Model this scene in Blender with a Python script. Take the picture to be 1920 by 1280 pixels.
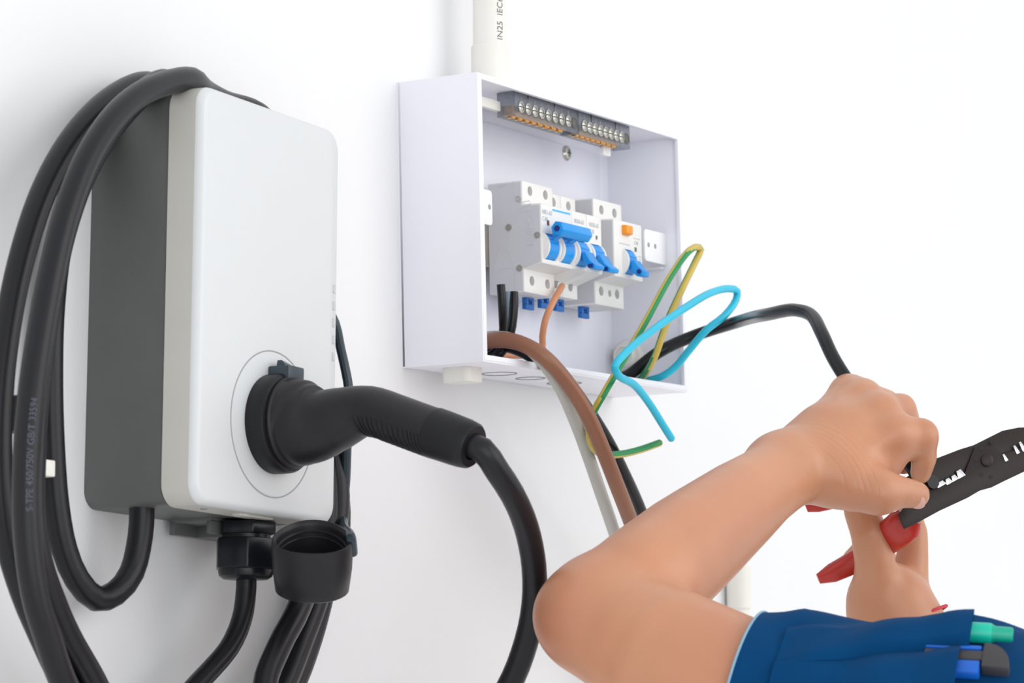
import bpy, bmesh, math, random
import numpy as np
from mathutils import Vector, Matrix, Euler

random.seed(7)
for _o in list(bpy.data.objects):
    bpy.data.objects.remove(_o, do_unlink=True)
SC = bpy.context.scene
COL = SC.collection
PI = math.pi

# ------------------------------------------------------------------ camera
FPX = 5800.9                       # focal length in pixels of a 1920 px wide frame
CAM = np.array([-1.50385, -1.09802, 0.98347])
YAW, PIT, ROL = 1.05419, 0.13497, -0.00588
_F = np.array([math.sin(YAW)*math.cos(PIT), math.cos(YAW)*math.cos(PIT), math.sin(PIT)])
_R = np.array([math.cos(YAW), -math.sin(YAW), 0.0])
_U = np.cross(_R, _F)
_c, _s = math.cos(ROL), math.sin(ROL)
_R, _U = _c*_R + _s*_U, -_s*_R + _c*_U
cd = bpy.data.cameras.new('camera')
cam = bpy.data.objects.new('camera', cd)
COL.objects.link(cam)
cam.matrix_world = Matrix(((_R[0], _U[0], -_F[0], CAM[0]), (_R[1], _U[1], -_F[1], CAM[1]),
                           (_R[2], _U[2], -_F[2], CAM[2]), (0, 0, 0, 1)))
cd.sensor_fit = 'HORIZONTAL'
cd.sensor_width = 36.0
cd.lens = FPX/1920*36.0
cd.clip_start = 0.05
cd.dof.use_dof = True
cd.dof.focus_distance = 2.0
cd.dof.aperture_fstop = 18.0
SC.camera = cam

# ------------------------------------------------------------------ world, sun, exposure
W = bpy.data.worlds.new('world')
SC.world = W
W.use_nodes = True
W.node_tree.nodes['Background'].inputs[0].default_value = (0.97, 0.985, 1.0, 1)
W.node_tree.nodes['Background'].inputs[1].default_value = 1.0
sd = bpy.data.lights.new('sun', 'SUN')
sd.energy = 1.0
sd.angle = math.radians(48)
sd.color = (1.0, 0.985, 0.96)
sun = bpy.data.objects.new('sun', sd)
COL.objects.link(sun)
sun.rotation_euler = Vector((-0.26, 0.92, -0.27)).to_track_quat('-Z', 'Y').to_euler()
sun.location = (2, -2, 3)
wd = bpy.data.lights.new('fill_light', 'AREA')      # added fill lamp behind the camera, brightens left faces and the lower wall
wd.shape = 'RECTANGLE'; wd.size = 3.0; wd.size_y = 2.2; wd.energy = 34; wd.color = (0.96, 0.98, 1.0)
wl = bpy.data.objects.new('fill_light', wd)
COL.objects.link(wl)
wl.location = (-2.3, -2.9, 0.95)
wl.rotation_euler = (Vector((0.2, 0, 1.15))-Vector(wl.location)).to_track_quat('-Z', 'Z').to_euler()
SC.view_settings.view_transform = 'Standard'
SC.view_settings.look = 'None'
SC.view_settings.gamma = 1.0
SC.view_settings.use_curve_mapping = False
SC.view_settings.exposure = -0.12


# ------------------------------------------------------------------ pixel helpers (a measured point and its real distance)
def ray(u, v):
    return _F + _R*(u-960)/FPX - _U*(v-640)/FPX


def at(u, v, y):
    d = ray(u, v)
    return CAM + (y-CAM[1])/d[1]*d


def atx(u, v, x):
    d = ray(u, v)
    return CAM + (x-CAM[0])/d[0]*d


def pd(u, v, D):
    return CAM + D*ray(u, v)


# electrical box frame: a along the wall, t out from the wall, b up
BC = np.array([0.42753, 0, 1.3533])
BR = 0.033067
BW, BH, BD = 0.30779, 0.19758, 0.06431


def Lb(a, t, b):
    return BC + np.array([math.cos(BR)*a - math.sin(BR)*b, -t, math.sin(BR)*a + math.cos(BR)*b])


def pxb(u, v, t):
    X = at(u, v, -t) - BC
    return math.cos(BR)*X[0] + math.sin(BR)*X[2], -math.sin(BR)*X[0] + math.cos(BR)*X[2]


# ------------------------------------------------------------------ materials
def lin(c):
    def f(x):
        x = x/255.0
        return x/12.92 if x <= 0.04045 else ((x+0.055)/1.055)**2.4
    return (f(c[0]), f(c[1]), f(c[2]), 1.0)


def mat(name, rgb, rough=0.5, metal=0.0, var=0.04, vscale=40.0, bump=0.0, bscale=300.0, spec=0.5, sss=0.0, coat=0.0):
    m = bpy.data.materials.new(name)
    m.use_nodes = True
    nt = m.node_tree
    b = nt.nodes['Principled BSDF']
    tc = nt.nodes.new('ShaderNodeTexCoord')
    n = nt.nodes.new('ShaderNodeTexNoise')
    n.inputs['Scale'].default_value = vscale
    n.inputs['Detail'].default_value = 3.0
    nt.links.new(tc.outputs['Object'], n.inputs['Vector'])
    r = nt.nodes.new('ShaderNodeValToRGB')
    c = lin(rgb)
    r.color_ramp.elements[0].position = 0.3
    r.color_ramp.elements[1].position = 0.7
    r.color_ramp.elements[0].color = tuple(x*(1-var) for x in c[:3]) + (1,)
    r.color_ramp.elements[1].color = tuple(min(1, x*(1+var)) for x in c[:3]) + (1,)
    nt.links.new(n.outputs['Fac'], r.inputs['Fac'])
    nt.links.new(r.outputs['Color'], b.inputs['Base Color'])
    b.inputs['Roughness'].default_value = rough
    b.inputs['Metallic'].default_value = metal
    b.inputs['Specular IOR Level'].default_value = spec
    if sss:
        b.inputs['Subsurface Weight'].default_value = sss
        b.inputs['Subsurface Radius'].default_value = (0.9, 0.35, 0.2)
        b.inputs['Subsurface Scale'].default_value = 0.006
    if coat:
        b.inputs['Coat Weight'].default_value = coat
        b.inputs['Coat Roughness'].default_value = 0.3
    if bump:
        n2 = nt.nodes.new('ShaderNodeTexNoise')
        n2.inputs['Scale'].default_value = bscale
        n2.inputs['Detail'].default_value = 4.0
        nt.links.new(tc.outputs['Object'], n2.inputs['Vector'])
        bp = nt.nodes.new('ShaderNodeBump')
        bp.inputs['Strength'].default_value = bump
        bp.inputs['Distance'].default_value = 0.001
        nt.links.new(n2.outputs['Fac'], bp.inputs['Height'])
        nt.links.new(bp.outputs['Normal'], b.inputs['Normal'])
    return m


M = {}
M['wall'] = mat('wall_paint', (233, 233, 235), 0.75, var=0.008, vscale=6, bump=0.25, bscale=140)
M['floor'] = mat('floor_paint', (232, 231, 228), 0.6, var=0.03, vscale=5)
M['cover'] = mat('charger_front_plastic', (212, 214, 216), 0.42, var=0.006)
M['coverside'] = mat('charger_side_plastic', (203, 201, 194), 0.42, var=0.012)
M['body'] = mat('charger_grey_plastic', (98, 99, 98), 0.42, var=0.03, bump=0.06, bscale=900)
M['groove'] = mat('groove_grey', (150, 150, 152), 0.6)
M['led'] = mat('indicator_grey', (196, 201, 205), 0.25)
M['rubber'] = mat('black_rubber', (25, 25, 30), 0.34, var=0.06, vscale=25, bump=0.05, bscale=700, spec=0.32)
M['plug'] = mat('plug_plastic', (30, 29, 33), 0.40, var=0.04, bump=0.08, bscale=1500, spec=0.34)
M['plugdark'] = mat('plug_sleeve_plastic', (22, 22, 27), 0.44, var=0.04, bump=0.06, bscale=1500, spec=0.3)
M['latch'] = mat('latch_plastic', (44, 58, 68), 0.34)
M['gland'] = mat('gland_nylon', (22, 24, 30), 0.28, var=0.05, spec=0.35)
M['cream'] = mat('cream_plastic', (233, 231, 224), 0.5, var=0.01)
M['pipe'] = mat('conduit_plastic', (233, 230, 223), 0.5, var=0.012)
M['print'] = mat('printed_ink', (120, 120, 124), 0.7)
M['faint'] = mat('faint_ink', (186, 187, 190), 0.7)
M['cableprint'] = mat('cable_ink', (84, 88, 100), 0.7)
M['box'] = mat('enclosure_plastic', (240, 240, 248), 0.32, var=0.006)
M['boxin'] = mat('enclosure_plate', (238, 238, 248), 0.3, var=0.006)
M['tab'] = mat('tab_plastic', (240, 240, 243), 0.4, var=0.004)
M['mcb'] = mat('breaker_plastic', (234, 233, 231), 0.42, var=0.008)
M['mcbside'] = mat('breaker_side_plastic', (208, 208, 213), 0.45, var=0.01)
M['hole'] = mat('terminal_hole', (92, 92, 88), 0.6)
M['screw'] = mat('screw_steel', (200, 198, 190), 0.28, 1.0, var=0.06, vscale=900)
M['brass'] = mat('brass', (226, 178, 108), 0.24, 1.0, var=0.08, vscale=600)
M['blue'] = mat('toggle_blue', (4, 150, 234), 0.32, var=0.03)
M['bluedark'] = mat('toggle_recess', (10, 40, 130), 0.5)
M['clipblue'] = mat('clip_blue', (12, 104, 188), 0.36)
M['line'] = mat('cyan_print', (64, 186, 232), 0.5)
M['orange'] = mat('button_orange', (246, 152, 30), 0.36)
M['window'] = mat('indicator_window', (88, 38, 44), 0.35)
M['window2'] = mat('indicator_window_grey', (96, 106, 100), 0.35)
M['wirek'] = mat('wire_black', (20, 20, 24), 0.28, spec=0.35, var=0.08, bump=0.1, bscale=400)
M['wireg'] = mat('wire_grey_blue', (120, 138, 156), 0.35)
M['copper'] = mat('wire_copper_tan', (208, 142, 102), 0.4, var=0.04)
M['metalcu'] = mat('copper_tip', (214, 140, 100), 0.3, 1.0)
M['brown'] = mat('cable_brown', (140, 92, 68), 0.38, var=0.05, bump=0.06, bscale=500)
M['lgrey'] = mat('cable_light_grey', (186, 184, 178), 0.42, var=0.02)
M['green'] = mat('wire_green', (18, 138, 74), 0.38)
M['yellow'] = mat('wire_yellow', (206, 180, 84), 0.4)
M['cyan'] = mat('wire_cyan', (38, 194, 226), 0.36)
M['tool'] = mat('tool_blackened_steel', (42, 34, 30), 0.4, 0.0, spec=0.35, var=0.12, vscale=60)
M['toolhole'] = mat('tool_hole', (16, 15, 16), 0.6)
M['steel'] = mat('polished_steel', (235, 235, 238), 0.15, 1.0)
M['red'] = mat('red_grip', (190, 48, 38), 0.3, var=0.05)
M['marker'] = mat('marker_green', (10, 196, 168), 0.35)
M['markergreen'] = mat('marker_cap_green', (6, 168, 140), 0.35)
M['knifeblue'] = mat('knife_blue', (16, 100, 206), 0.35)
M['knifegrey'] = mat('knife_dark_grey', (62, 60, 63), 0.42)
M['hem'] = mat('hem_highlight_blue', (136, 176, 200), 0.8)  # highlight along the cuff edge, painted as a paler hem colour
M['nail'] = mat('fingernail', (232, 184, 170), 0.3)
M['thread'] = mat('red_thread', (206, 50, 70), 0.7)


def skin_mat():
    m = mat('skin', (201, 143, 109), 0.38, var=0.05, vscale=22, sss=0.25, bump=0.0)
    nt = m.node_tree
    b = nt.nodes['Principled BSDF']
    tc = nt.nodes['Texture Coordinate']
    # fine pores plus softer skin folds
    n1 = nt.nodes.new('ShaderNodeTexNoise'); n1.inputs['Scale'].default_value = 700; n1.inputs['Detail'].default_value = 3
    n2 = nt.nodes.new('ShaderNodeTexVoronoi'); n2.inputs['Scale'].default_value = 420; n2.feature = 'DISTANCE_TO_EDGE'
    nt.links.new(tc.outputs['Object'], n1.inputs['Vector'])
    nt.links.new(tc.outputs['Object'], n2.inputs['Vector'])
    ad = nt.nodes.new('ShaderNodeMath'); ad.operation = 'ADD'
    nt.links.new(n1.outputs['Fac'], ad.inputs[0]); nt.links.new(n2.outputs['Distance'], ad.inputs[1])
    bp = nt.nodes.new('ShaderNodeBump'); bp.inputs['Strength'].default_value = 0.10; bp.inputs['Distance'].default_value = 0.001
    nt.links.new(ad.outputs[0], bp.inputs['Height'])
    nt.links.new(bp.outputs['Normal'], b.inputs['Normal'])
    # fine creases across the wrist
    p0, p1 = pd(1470, 895, 1.94), pd(1640, 800, 1.975)
    axs = (p1-p0)/np.linalg.norm(p1-p0); ctr_ = pd(1592, 868, 1.955)
    gp = nt.nodes.new('ShaderNodeNewGeometry')
    sb = nt.nodes.new('ShaderNodeVectorMath'); sb.operation = 'SUBTRACT'; sb.inputs[1].default_value = tuple(ctr_)
    nt.links.new(gp.outputs['Position'], sb.inputs[0])
    dt = nt.nodes.new('ShaderNodeVectorMath'); dt.operation = 'DOT_PRODUCT'; dt.inputs[1].default_value = tuple(axs)
    nt.links.new(sb.outputs['Vector'], dt.inputs[0])
    ln2 = nt.nodes.new('ShaderNodeVectorMath'); ln2.operation = 'LENGTH'; nt.links.new(sb.outputs['Vector'], ln2.inputs[0])
    # creases curve round the base of the thumb: distance along the arm minus a little bow
    bow = nt.nodes.new('ShaderNodeMath'); bow.operation = 'POWER'; bow.inputs[1].default_value = 2; nt.links.new(ln2.outputs['Value'], bow.inputs[0])
    bo2 = nt.nodes.new('ShaderNodeMath'); bo2.operation = 'MULTIPLY_ADD'; bo2.inputs[1].default_value = 9.0
    nt.links.new(bow.outputs[0], bo2.inputs[0]); nt.links.new(dt.outputs['Value'], bo2.inputs[2])
    nz = nt.nodes.new('ShaderNodeTexNoise'); nz.inputs['Scale'].default_value = 60; nt.links.new(tc.outputs['Object'], nz.inputs['Vector'])
    nz2 = nt.nodes.new('ShaderNodeMath'); nz2.operation = 'MULTIPLY_ADD'; nz2.inputs[1].default_value = .004
    nt.links.new(nz.outputs['Fac'], nz2.inputs[0]); nt.links.new(bo2.outputs[0], nz2.inputs[2])
    mp = nt.nodes.new('ShaderNodeMapRange'); mp.inputs['From Min'].default_value = -.020; mp.inputs['From Max'].default_value = .025
    nt.links.new(nz2.outputs[0], mp.inputs['Value'])
    cr = nt.nodes.new('ShaderNodeValToRGB'); el = cr.color_ramp.elements
    el[0].position = 0.0; el[0].color = (1, 1, 1, 1); el[1].position = 1.0; el[1].color = (1, 1, 1, 1)
    for c_, dd in ((.22, .45), (.34, .7), (.42, .2), (.50, .5), (.60, .25), (.70, .6)):
        for o_, v_ in ((-.022, 1), (0, dd), (.022, 1)):
            e_ = el.new(c_+o_); e_.color = (v_, v_, v_, 1)
    nt.links.new(mp.outputs['Result'], cr.inputs['Fac'])
    mk = nt.nodes.new('ShaderNodeMapRange'); mk.interpolation_type = 'SMOOTHSTEP'
    mk.inputs['From Min'].default_value = .018; mk.inputs['From Max'].default_value = .045; mk.inputs['To Min'].default_value = 1; mk.inputs['To Max'].default_value = 0
    nt.links.new(ln2.outputs['Value'], mk.inputs['Value'])
    bp2 = nt.nodes.new('ShaderNodeBump'); bp2.inputs['Distance'].default_value = .0012
    ms = nt.nodes.new('ShaderNodeMath'); ms.operation = 'MULTIPLY'; ms.inputs[1].default_value = .30
    nt.links.new(mk.outputs['Result'], ms.inputs[0]); nt.links.new(ms.outputs[0], bp2.inputs['Strength'])
    nt.links.new(cr.outputs['Color'], bp2.inputs['Height']); nt.links.new(bp.outputs['Normal'], bp2.inputs['Normal'])
    nt.links.new(bp2.outputs['Normal'], b.inputs['Normal'])
    # broad blotches of pinker and browner skin
    n3 = nt.nodes.new('ShaderNodeTexNoise'); n3.inputs['Scale'].default_value = 9; n3.inputs['Detail'].default_value = 2
    nt.links.new(tc.outputs['Object'], n3.inputs['Vector'])
    mx = nt.nodes.new('ShaderNodeMix'); mx.data_type = 'RGBA'
    src = b.inputs['Base Color'].links[0].from_socket
    mr = nt.nodes.new('ShaderNodeMapRange'); mr.inputs['From Min'].default_value = 0.4; mr.inputs['From Max'].default_value = 0.75
    mr.inputs['To Max'].default_value = 0.55
    nt.links.new(n3.outputs['Fac'], mr.inputs['Value'])
    nt.links.new(mr.outputs['Result'], mx.inputs['Factor'])
    nt.links.new(src, mx.inputs['A'])
    mx.inputs['B'].default_value = lin((196, 128, 100))
    # darker, redder skin over the point of the elbow and the knuckles
    last = mx.outputs['Result']
    geo_ = nt.nodes.new('ShaderNodeNewGeometry')
    for (u_, v_, D_, r_, a_) in ((1030, 1175, 1.765, .022, .6), (1735, 812, 1.975, .010, .35), (1680, 812, 1.965, .012, .25), (1690, 760, 2.0, .010, .3), (1740, 890, 1.99, .008, .25)):
        vd = nt.nodes.new('ShaderNodeVectorMath'); vd.operation = 'DISTANCE'
        nt.links.new(geo_.outputs['Position'], vd.inputs[0]); vd.inputs[1].default_value = tuple(pd(u_, v_, D_))
        rg = nt.nodes.new('ShaderNodeMapRange'); rg.interpolation_type = 'SMOOTHSTEP'
        rg.inputs['From Min'].default_value = 0; rg.inputs['From Max'].default_value = r_*1.6
        rg.inputs['To Min'].default_value = a_; rg.inputs['To Max'].default_value = 0
        nt.links.new(vd.outputs['Value'], rg.inputs['Value'])
        m2 = nt.nodes.new('ShaderNodeMix'); m2.data_type = 'RGBA'
        nt.links.new(rg.outputs['Result'], m2.inputs['Factor']); nt.links.new(last, m2.inputs['A'])
        m2.inputs['B'].default_value = lin((166, 100, 74)); last = m2.outputs['Result']
    nt.links.new(last, b.inputs['Base Color'])
    return m


def fabric_mat():
    m = mat('navy_fabric', (2, 62, 108), 0.9, var=0.10, vscale=18, spec=0.1)
    nt = m.node_tree
    b = nt.nodes['Principled BSDF']
    tc = nt.nodes['Texture Coordinate']
    w = nt.nodes.new('ShaderNodeTexNoise'); w.inputs['Scale'].default_value = 1600
    nt.links.new(tc.outputs['Object'], w.inputs['Vector'])
    bp = nt.nodes.new('ShaderNodeBump'); bp.inputs['Strength'].default_value = 0.25; bp.inputs['Distance'].default_value = 0.001
    nt.links.new(w.outputs['Fac'], bp.inputs['Height']); nt.links.new(bp.outputs['Normal'], b.inputs['Normal'])
    b.inputs['Sheen Weight'].default_value = 0.03
    return m


def smoke_mat():
    m = bpy.data.materials.new('smoked_clear_plastic')
    m.use_nodes = True
    nt = m.node_tree
    for n in list(nt.nodes):
        nt.nodes.remove(n)
    out = nt.nodes.new('ShaderNodeOutputMaterial')
    tr = nt.nodes.new('ShaderNodeBsdfTransparent'); tr.inputs[0].default_value = lin((240, 241, 244))
    pr = nt.nodes.new('ShaderNodeBsdfPrincipled')
    nz = nt.nodes.new('ShaderNodeTexNoise'); nz.inputs['Scale'].default_value = 60
    rp = nt.nodes.new('ShaderNodeValToRGB')
    rp.color_ramp.elements[0].color = lin((150, 154, 160)); rp.color_ramp.elements[1].color = lin((176, 180, 186))
    nt.links.new(nz.outputs['Fac'], rp.inputs['Fac']); nt.links.new(rp.outputs['Color'], pr.inputs['Base Color'])
    pr.inputs['Roughness'].default_value = 0.12
    mx = nt.nodes.new('ShaderNodeMixShader'); mx.inputs[0].default_value = 0.26
    nt.links.new(tr.outputs[0], mx.inputs[1]); nt.links.new(pr.outputs[0], mx.inputs[2])
    nt.links.new(mx.outputs[0], out.inputs[0])
    return m


M['skin'] = skin_mat()
M['navy'] = fabric_mat()
M['smoke'] = smoke_mat()


# ------------------------------------------------------------------ mesh builder
def frame_of(axis):
    a = np.asarray(axis, float); a = a/np.linalg.norm(a)
    h = np.array([0, 0, 1.0]) if abs(a[2]) < 0.9 else np.array([1.0, 0, 0])
    e1 = np.cross(h, a); e1 /= np.linalg.norm(e1)
    return a, e1, np.cross(a, e1)


class MB:
    def __init__(self):
        self.v, self.f, self.m = [], [], []

    def add(self, vs, fs, mi=0):
        k = len(self.v)
        self.v += [tuple(float(c) for c in p) for p in vs]
        for i, f in enumerate(fs):
            self.f.append(tuple(k+j for j in f))
            self.m.append(mi if isinstance(mi, int) else mi[i])
        return self

    def loft(self, loops, cap0=True, cap1=True, mi=0, closed=True):
        n = len(loops[0]); vs = [p for l in loops for p in l]; fs = []; ms = []
        for i in range(len(loops)-1):
            for j in range(n if closed else n-1):
                a, b = i*n+j, i*n+(j+1) % n
                fs.append((a, b, b+n, a+n)); ms.append(mi(i, j) if callable(mi) else mi)
        base = mi(0, 0) if callable(mi) else mi
        if cap0: fs.append(tuple(range(n-1, -1, -1))); ms.append(base)
        if cap1: fs.append(tuple(range((len(loops)-1)*n, len(loops)*n))); ms.append(base)
        return self.add(vs, fs, ms)

    def box(self, x0, x1, y0, y1, z0, z1, mi=0):
        vs = [(x, y, z) for x in (x0, x1) for y in (y0, y1) for z in (z0, z1)]
        return self.add(vs, [(0, 1, 3, 2), (4, 6, 7, 5), (0, 4, 5, 1), (2, 3, 7, 6), (0, 2, 6, 4), (1, 5, 7, 3)], mi)

    def prism(self, poly, o, e1, e2, e3, mi=0):
        """polygon in (e1,e2) at o, extruded by vector e3"""
        o, e1, e2, e3 = map(lambda q: np.asarray(q, float), (o, e1, e2, e3))
        A = [o+e1*p[0]+e2*p[1] for p in poly]
        return self.loft([A, [p+e3 for p in A]], mi=mi)

    def lathe(self, prof, o, axis, n=24, cap0=True, cap1=True, mi=0, sx=1.0, sy=1.0, phase=0.0):
        """profile of (radius, height)"""
        a, e1, e2 = frame_of(axis); o = np.asarray(o, float)
        loops = []
        for r, h in prof:
            loops.append([o+a*h+e1*(r*sx*math.cos(2*PI*j/n+phase))+e2*(r*sy*math.sin(2*PI*j/n+phase)) for j in range(n)])
        return self.loft(loops, cap0, cap1, mi)

    def tube(self, path, rad, n=14, mi=0, caps=True, e0=None):
        P, T, N, B = frames(path, e0)
        loops = []
        for i in range(len(P)):
            r = rad(i/(len(P)-1)) if callable(rad) else rad
            loops.append([P[i]+N[i]*(r*math.cos(2*PI*j/n))+B[i]*(r*math.sin(2*PI*j/n)) for j in range(n)])
        return self.loft(loops, caps, caps, mi)

    def build(self, name, mats, parent=None, bevel=0.0, seg=2, smooth=35, world=True, label=None):
        me = bpy.data.meshes.new(name)
        me.from_pydata(self.v, [], self.f)
        ms = mats if isinstance(mats, (list, tuple)) else [mats]
        for q in ms: me.materials.append(q)
        if len(ms) > 1:
            me.polygons.foreach_set('material_index', self.m)
        bm = bmesh.new(); bm.from_mesh(me)
        bmesh.ops.recalc_face_normals(bm, faces=bm.faces)
        if bevel > 0:
            es = [e for e in bm.edges if len(e.link_faces) == 2 and e.calc_face_angle(0) > 0.5]
            bmesh.ops.bevel(bm, geom=es, offset=bevel, segments=seg, affect='EDGES', clamp_overlap=True, profile=0.5)
        bm.to_mesh(me); bm.free()
        return link(name, me, parent, smooth, world, label)


def link(name, me, parent=None, smooth=35, world=True, label=None):
    if smooth:
        me.polygons.foreach_set('use_smooth', [True]*len(me.polygons))
        me.set_sharp_from_angle(angle=math.radians(smooth))
    ob = bpy.data.objects.new(name, me)
    COL.objects.link(ob)
    if parent is not None:
        ob.parent = parent
        if world:
            mw = Matrix.Identity(4)
            p = parent
            while p is not None:
                mw = Matrix.LocRotScale(p.location, p.rotation_euler, p.scale) @ mw
                p = p.parent
            me.transform(mw.inverted())
    elif world and len(me.vertices):
        co = np.empty(len(me.vertices)*3); me.vertices.foreach_get('co', co); co = co.reshape(-1, 3)
        c = (co.min(0)+co.max(0))/2; c[2] = co[:, 2].min()
        me.transform(Matrix.Translation(-Vector(c))); ob.location = c
    if label: ob['label'] = label
    return ob


def thing(name, label, cat, loc=(0, 0, 0), rot=(0, 0, 0), group=None):
    e = bpy.data.objects.new(name, None)
    e.empty_display_size = 0.01
    COL.objects.link(e)
    e.location = Vector([float(c) for c in loc]); e.rotation_euler = Euler(rot)
    return tag(e, label, cat, group)


def tag(o, label, cat, group=None):
    o['label'] = label; o['category'] = cat
    if group: o['group'] = group
    return o


def struct(o):
    o['kind'] = 'structure'
    return o


def resample(pts, step=0.006):
    """Catmull-Rom through the points (centripetal), about step apart"""
    P = [np.asarray(p, float) for p in pts]
    P = [2*P[0]-P[1]] + P + [2*P[-1]-P[-2]]
    out = []
    for i in range(1, len(P)-2):
        p0, p1, p2, p3 = P[i-1:i+3]
        t0 = 0; t1 = t0+max(1e-6, np.linalg.norm(p1-p0))**.5
        t2 = t1+max(1e-6, np.linalg.norm(p2-p1))**.5; t3 = t2+max(1e-6, np.linalg.norm(p3-p2))**.5
        n = max(2, int(np.linalg.norm(p2-p1)/step))
        for k in range(n):
            t = t1+(t2-t1)*k/n
            A1 = (t1-t)/(t1-t0)*p0+(t-t0)/(t1-t0)*p1
            A2 = (t2-t)/(t2-t1)*p1+(t-t1)/(t2-t1)*p2
            A3 = (t3-t)/(t3-t2)*p2+(t-t2)/(t3-t2)*p3
            B1 = (t2-t)/(t2-t0)*A1+(t-t0)/(t2-t0)*A2
            B2 = (t3-t)/(t3-t1)*A2+(t-t1)/(t3-t1)*A3
            out.append((t2-t)/(t2-t1)*B1+(t-t1)/(t2-t1)*B2)
    out.append(P[-2])
    return out


def frames(path, e0=None):
    P = [np.asarray(p, float) for p in path]
    T = []
    for i in range(len(P)):
        d = P[min(i+1, len(P)-1)]-P[max(i-1, 0)]
        T.append(d/np.linalg.norm(d))
    n = np.asarray(e0, float) if e0 is not None else frame_of(T[0])[1]
    N, B = [], []
    for i in range(len(P)):
        n = n-T[i]*(n@T[i]); n = n/np.linalg.norm(n)
        N.append(n); B.append(np.cross(T[i], n))
    return P, T, N, B


def rrect(w0, w1, h0, h1, r, n=6):
    """rounded rectangle corners, list of (x,z)"""
    out = []
    for cx, cz, a0 in ((w1-r, h1-r, 0), (w0+r, h1-r, 90), (w0+r, h0+r, 180), (w1-r, h0+r, 270)):
        for k in range(n+1):
            a = math.radians(a0+90*k/n)
            out.append((cx+r*math.cos(a), cz+r*math.sin(a)))
    return out


def text_mesh(s, size, depth=0.0):
    cu = bpy.data.curves.new('t', 'FONT')
    cu.body = s; cu.size = size; cu.extrude = depth; cu.align_x = 'LEFT'
    o = bpy.data.objects.new('t', cu); COL.objects.link(o)
    dg = bpy.context.evaluated_depsgraph_get()
    me = bpy.data.meshes.new_from_object(o.evaluated_get(dg))
    bpy.data.objects.remove(o, do_unlink=True)
    return me


def text_obj(name, s, size, mt, o, ex, ey, parent, world=True, depth=0.0001):
    """flat lettering at o, reading along ex, letter tops towards ey"""
    me = text_mesh(s, size, depth)
    ex = Vector(ex).normalized(); ey = Vector(ey).normalized(); ez = ex.cross(ey)
    m = Matrix(((ex[0], ey[0], ez[0], o[0]), (ex[1], ey[1], ez[1], o[1]), (ex[2], ey[2], ez[2], o[2]), (0, 0, 0, 1)))
    me.transform(m)
    me.materials.clear(); me.materials.append(mt)
    return link(name, me, parent, 0, world)


def boolean_cut(ob, cutter_mb):
    """cut real holes into a finished mesh"""
    me = bpy.data.meshes.new('cutter'); me.from_pydata(cutter_mb.v, [], cutter_mb.f)
    bm = bmesh.new(); bm.from_mesh(me); bmesh.ops.recalc_face_normals(bm, faces=bm.faces); bm.to_mesh(me); bm.free()
    co = bpy.data.objects.new('cutter', me); COL.objects.link(co)
    co.matrix_world = ob.parent.matrix_world.copy() if False else Matrix.Identity(4)
    keep, ob.parent = ob.parent, None
    md = ob.modifiers.new('b', 'BOOLEAN'); md.object = co; md.operation = 'DIFFERENCE'; md.solver = 'EXACT'
    dg = bpy.context.evaluated_depsgraph_get()
    new = bpy.data.meshes.new_from_object(ob.evaluated_get(dg))
    ob.modifiers.clear()
    ob.data = new
    new.polygons.foreach_set('use_smooth', [True]*len(new.polygons))
    new.set_sharp_from_angle(angle=math.radians(30))
    ob.parent = keep
    bpy.data.objects.remove(co, do_unlink=True)


# ------------------------------------------------------------------ setting
w_ = MB(); w_.box(-1.3, 4.2, 0.0, 0.12, 0.0, 2.7)
wall = struct(w_.build('wall_back', M['wall'], None, smooth=0))
f_ = MB(); f_.box(-3.0, 4.2, -3.5, 0.0, -0.1, 0.0)
floor = struct(f_.build('floor', M['floor'], None, smooth=0))

# ------------------------------------------------------------------ wall charger
HW, HH, CD = 0.073, 0.1225, 0.0787
HR = 0.0790
CZ = 1.25
ch = thing('wall_charger', 'white fronted wall charger with dark grey sides, black cable coiled over it', 'charger', (0, 0, CZ-HH))


def ring_loops(spec, n=8):
    """spec: (y, inset left, right, bottom, top, radius)"""
    out = []
    for y, l, r, b, t, rad in spec:
        out.append([(x, y, z) for x, z in rrect(-HW+l, HR-r, CZ-HH+b, CZ+HH-t, rad, n)])
    return out


b = MB()
b.loft(ring_loops([(0, .001, .001, .001, .001, .011), (-.0545, .001, .001, .001, .001, .011)]))
b.build('back_body', M['body'], ch)
b = MB()
b.loft(ring_loops([(-.0550, .0012, .0012, .0012, .0012, .0125), (-.0556, 0, 0, 0, 0, .013), (-.0738, .0006, .0006, .0006, .0006, .013)]))
b.build('cover_frame', M['coverside'], ch)
b = MB()
b.loft(ring_loops([(-.0738, .0006, .0006, .0006, .0006, .013), (-.0746, .0008, .0012, .0008, .0008, .013),
                   (-.0755, .0012, .0030, .0012, .0012, .013), (-.0779, .0026, .0110, .0026, .0026, .012),
                   (-.0785, .0038, .0126, .0038, .0038, .011), (-.0787, .0050, .0140, .0050, .0050, .011)]))
front = b.build('front_panel', M['cover'], ch, smooth=50)
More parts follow.
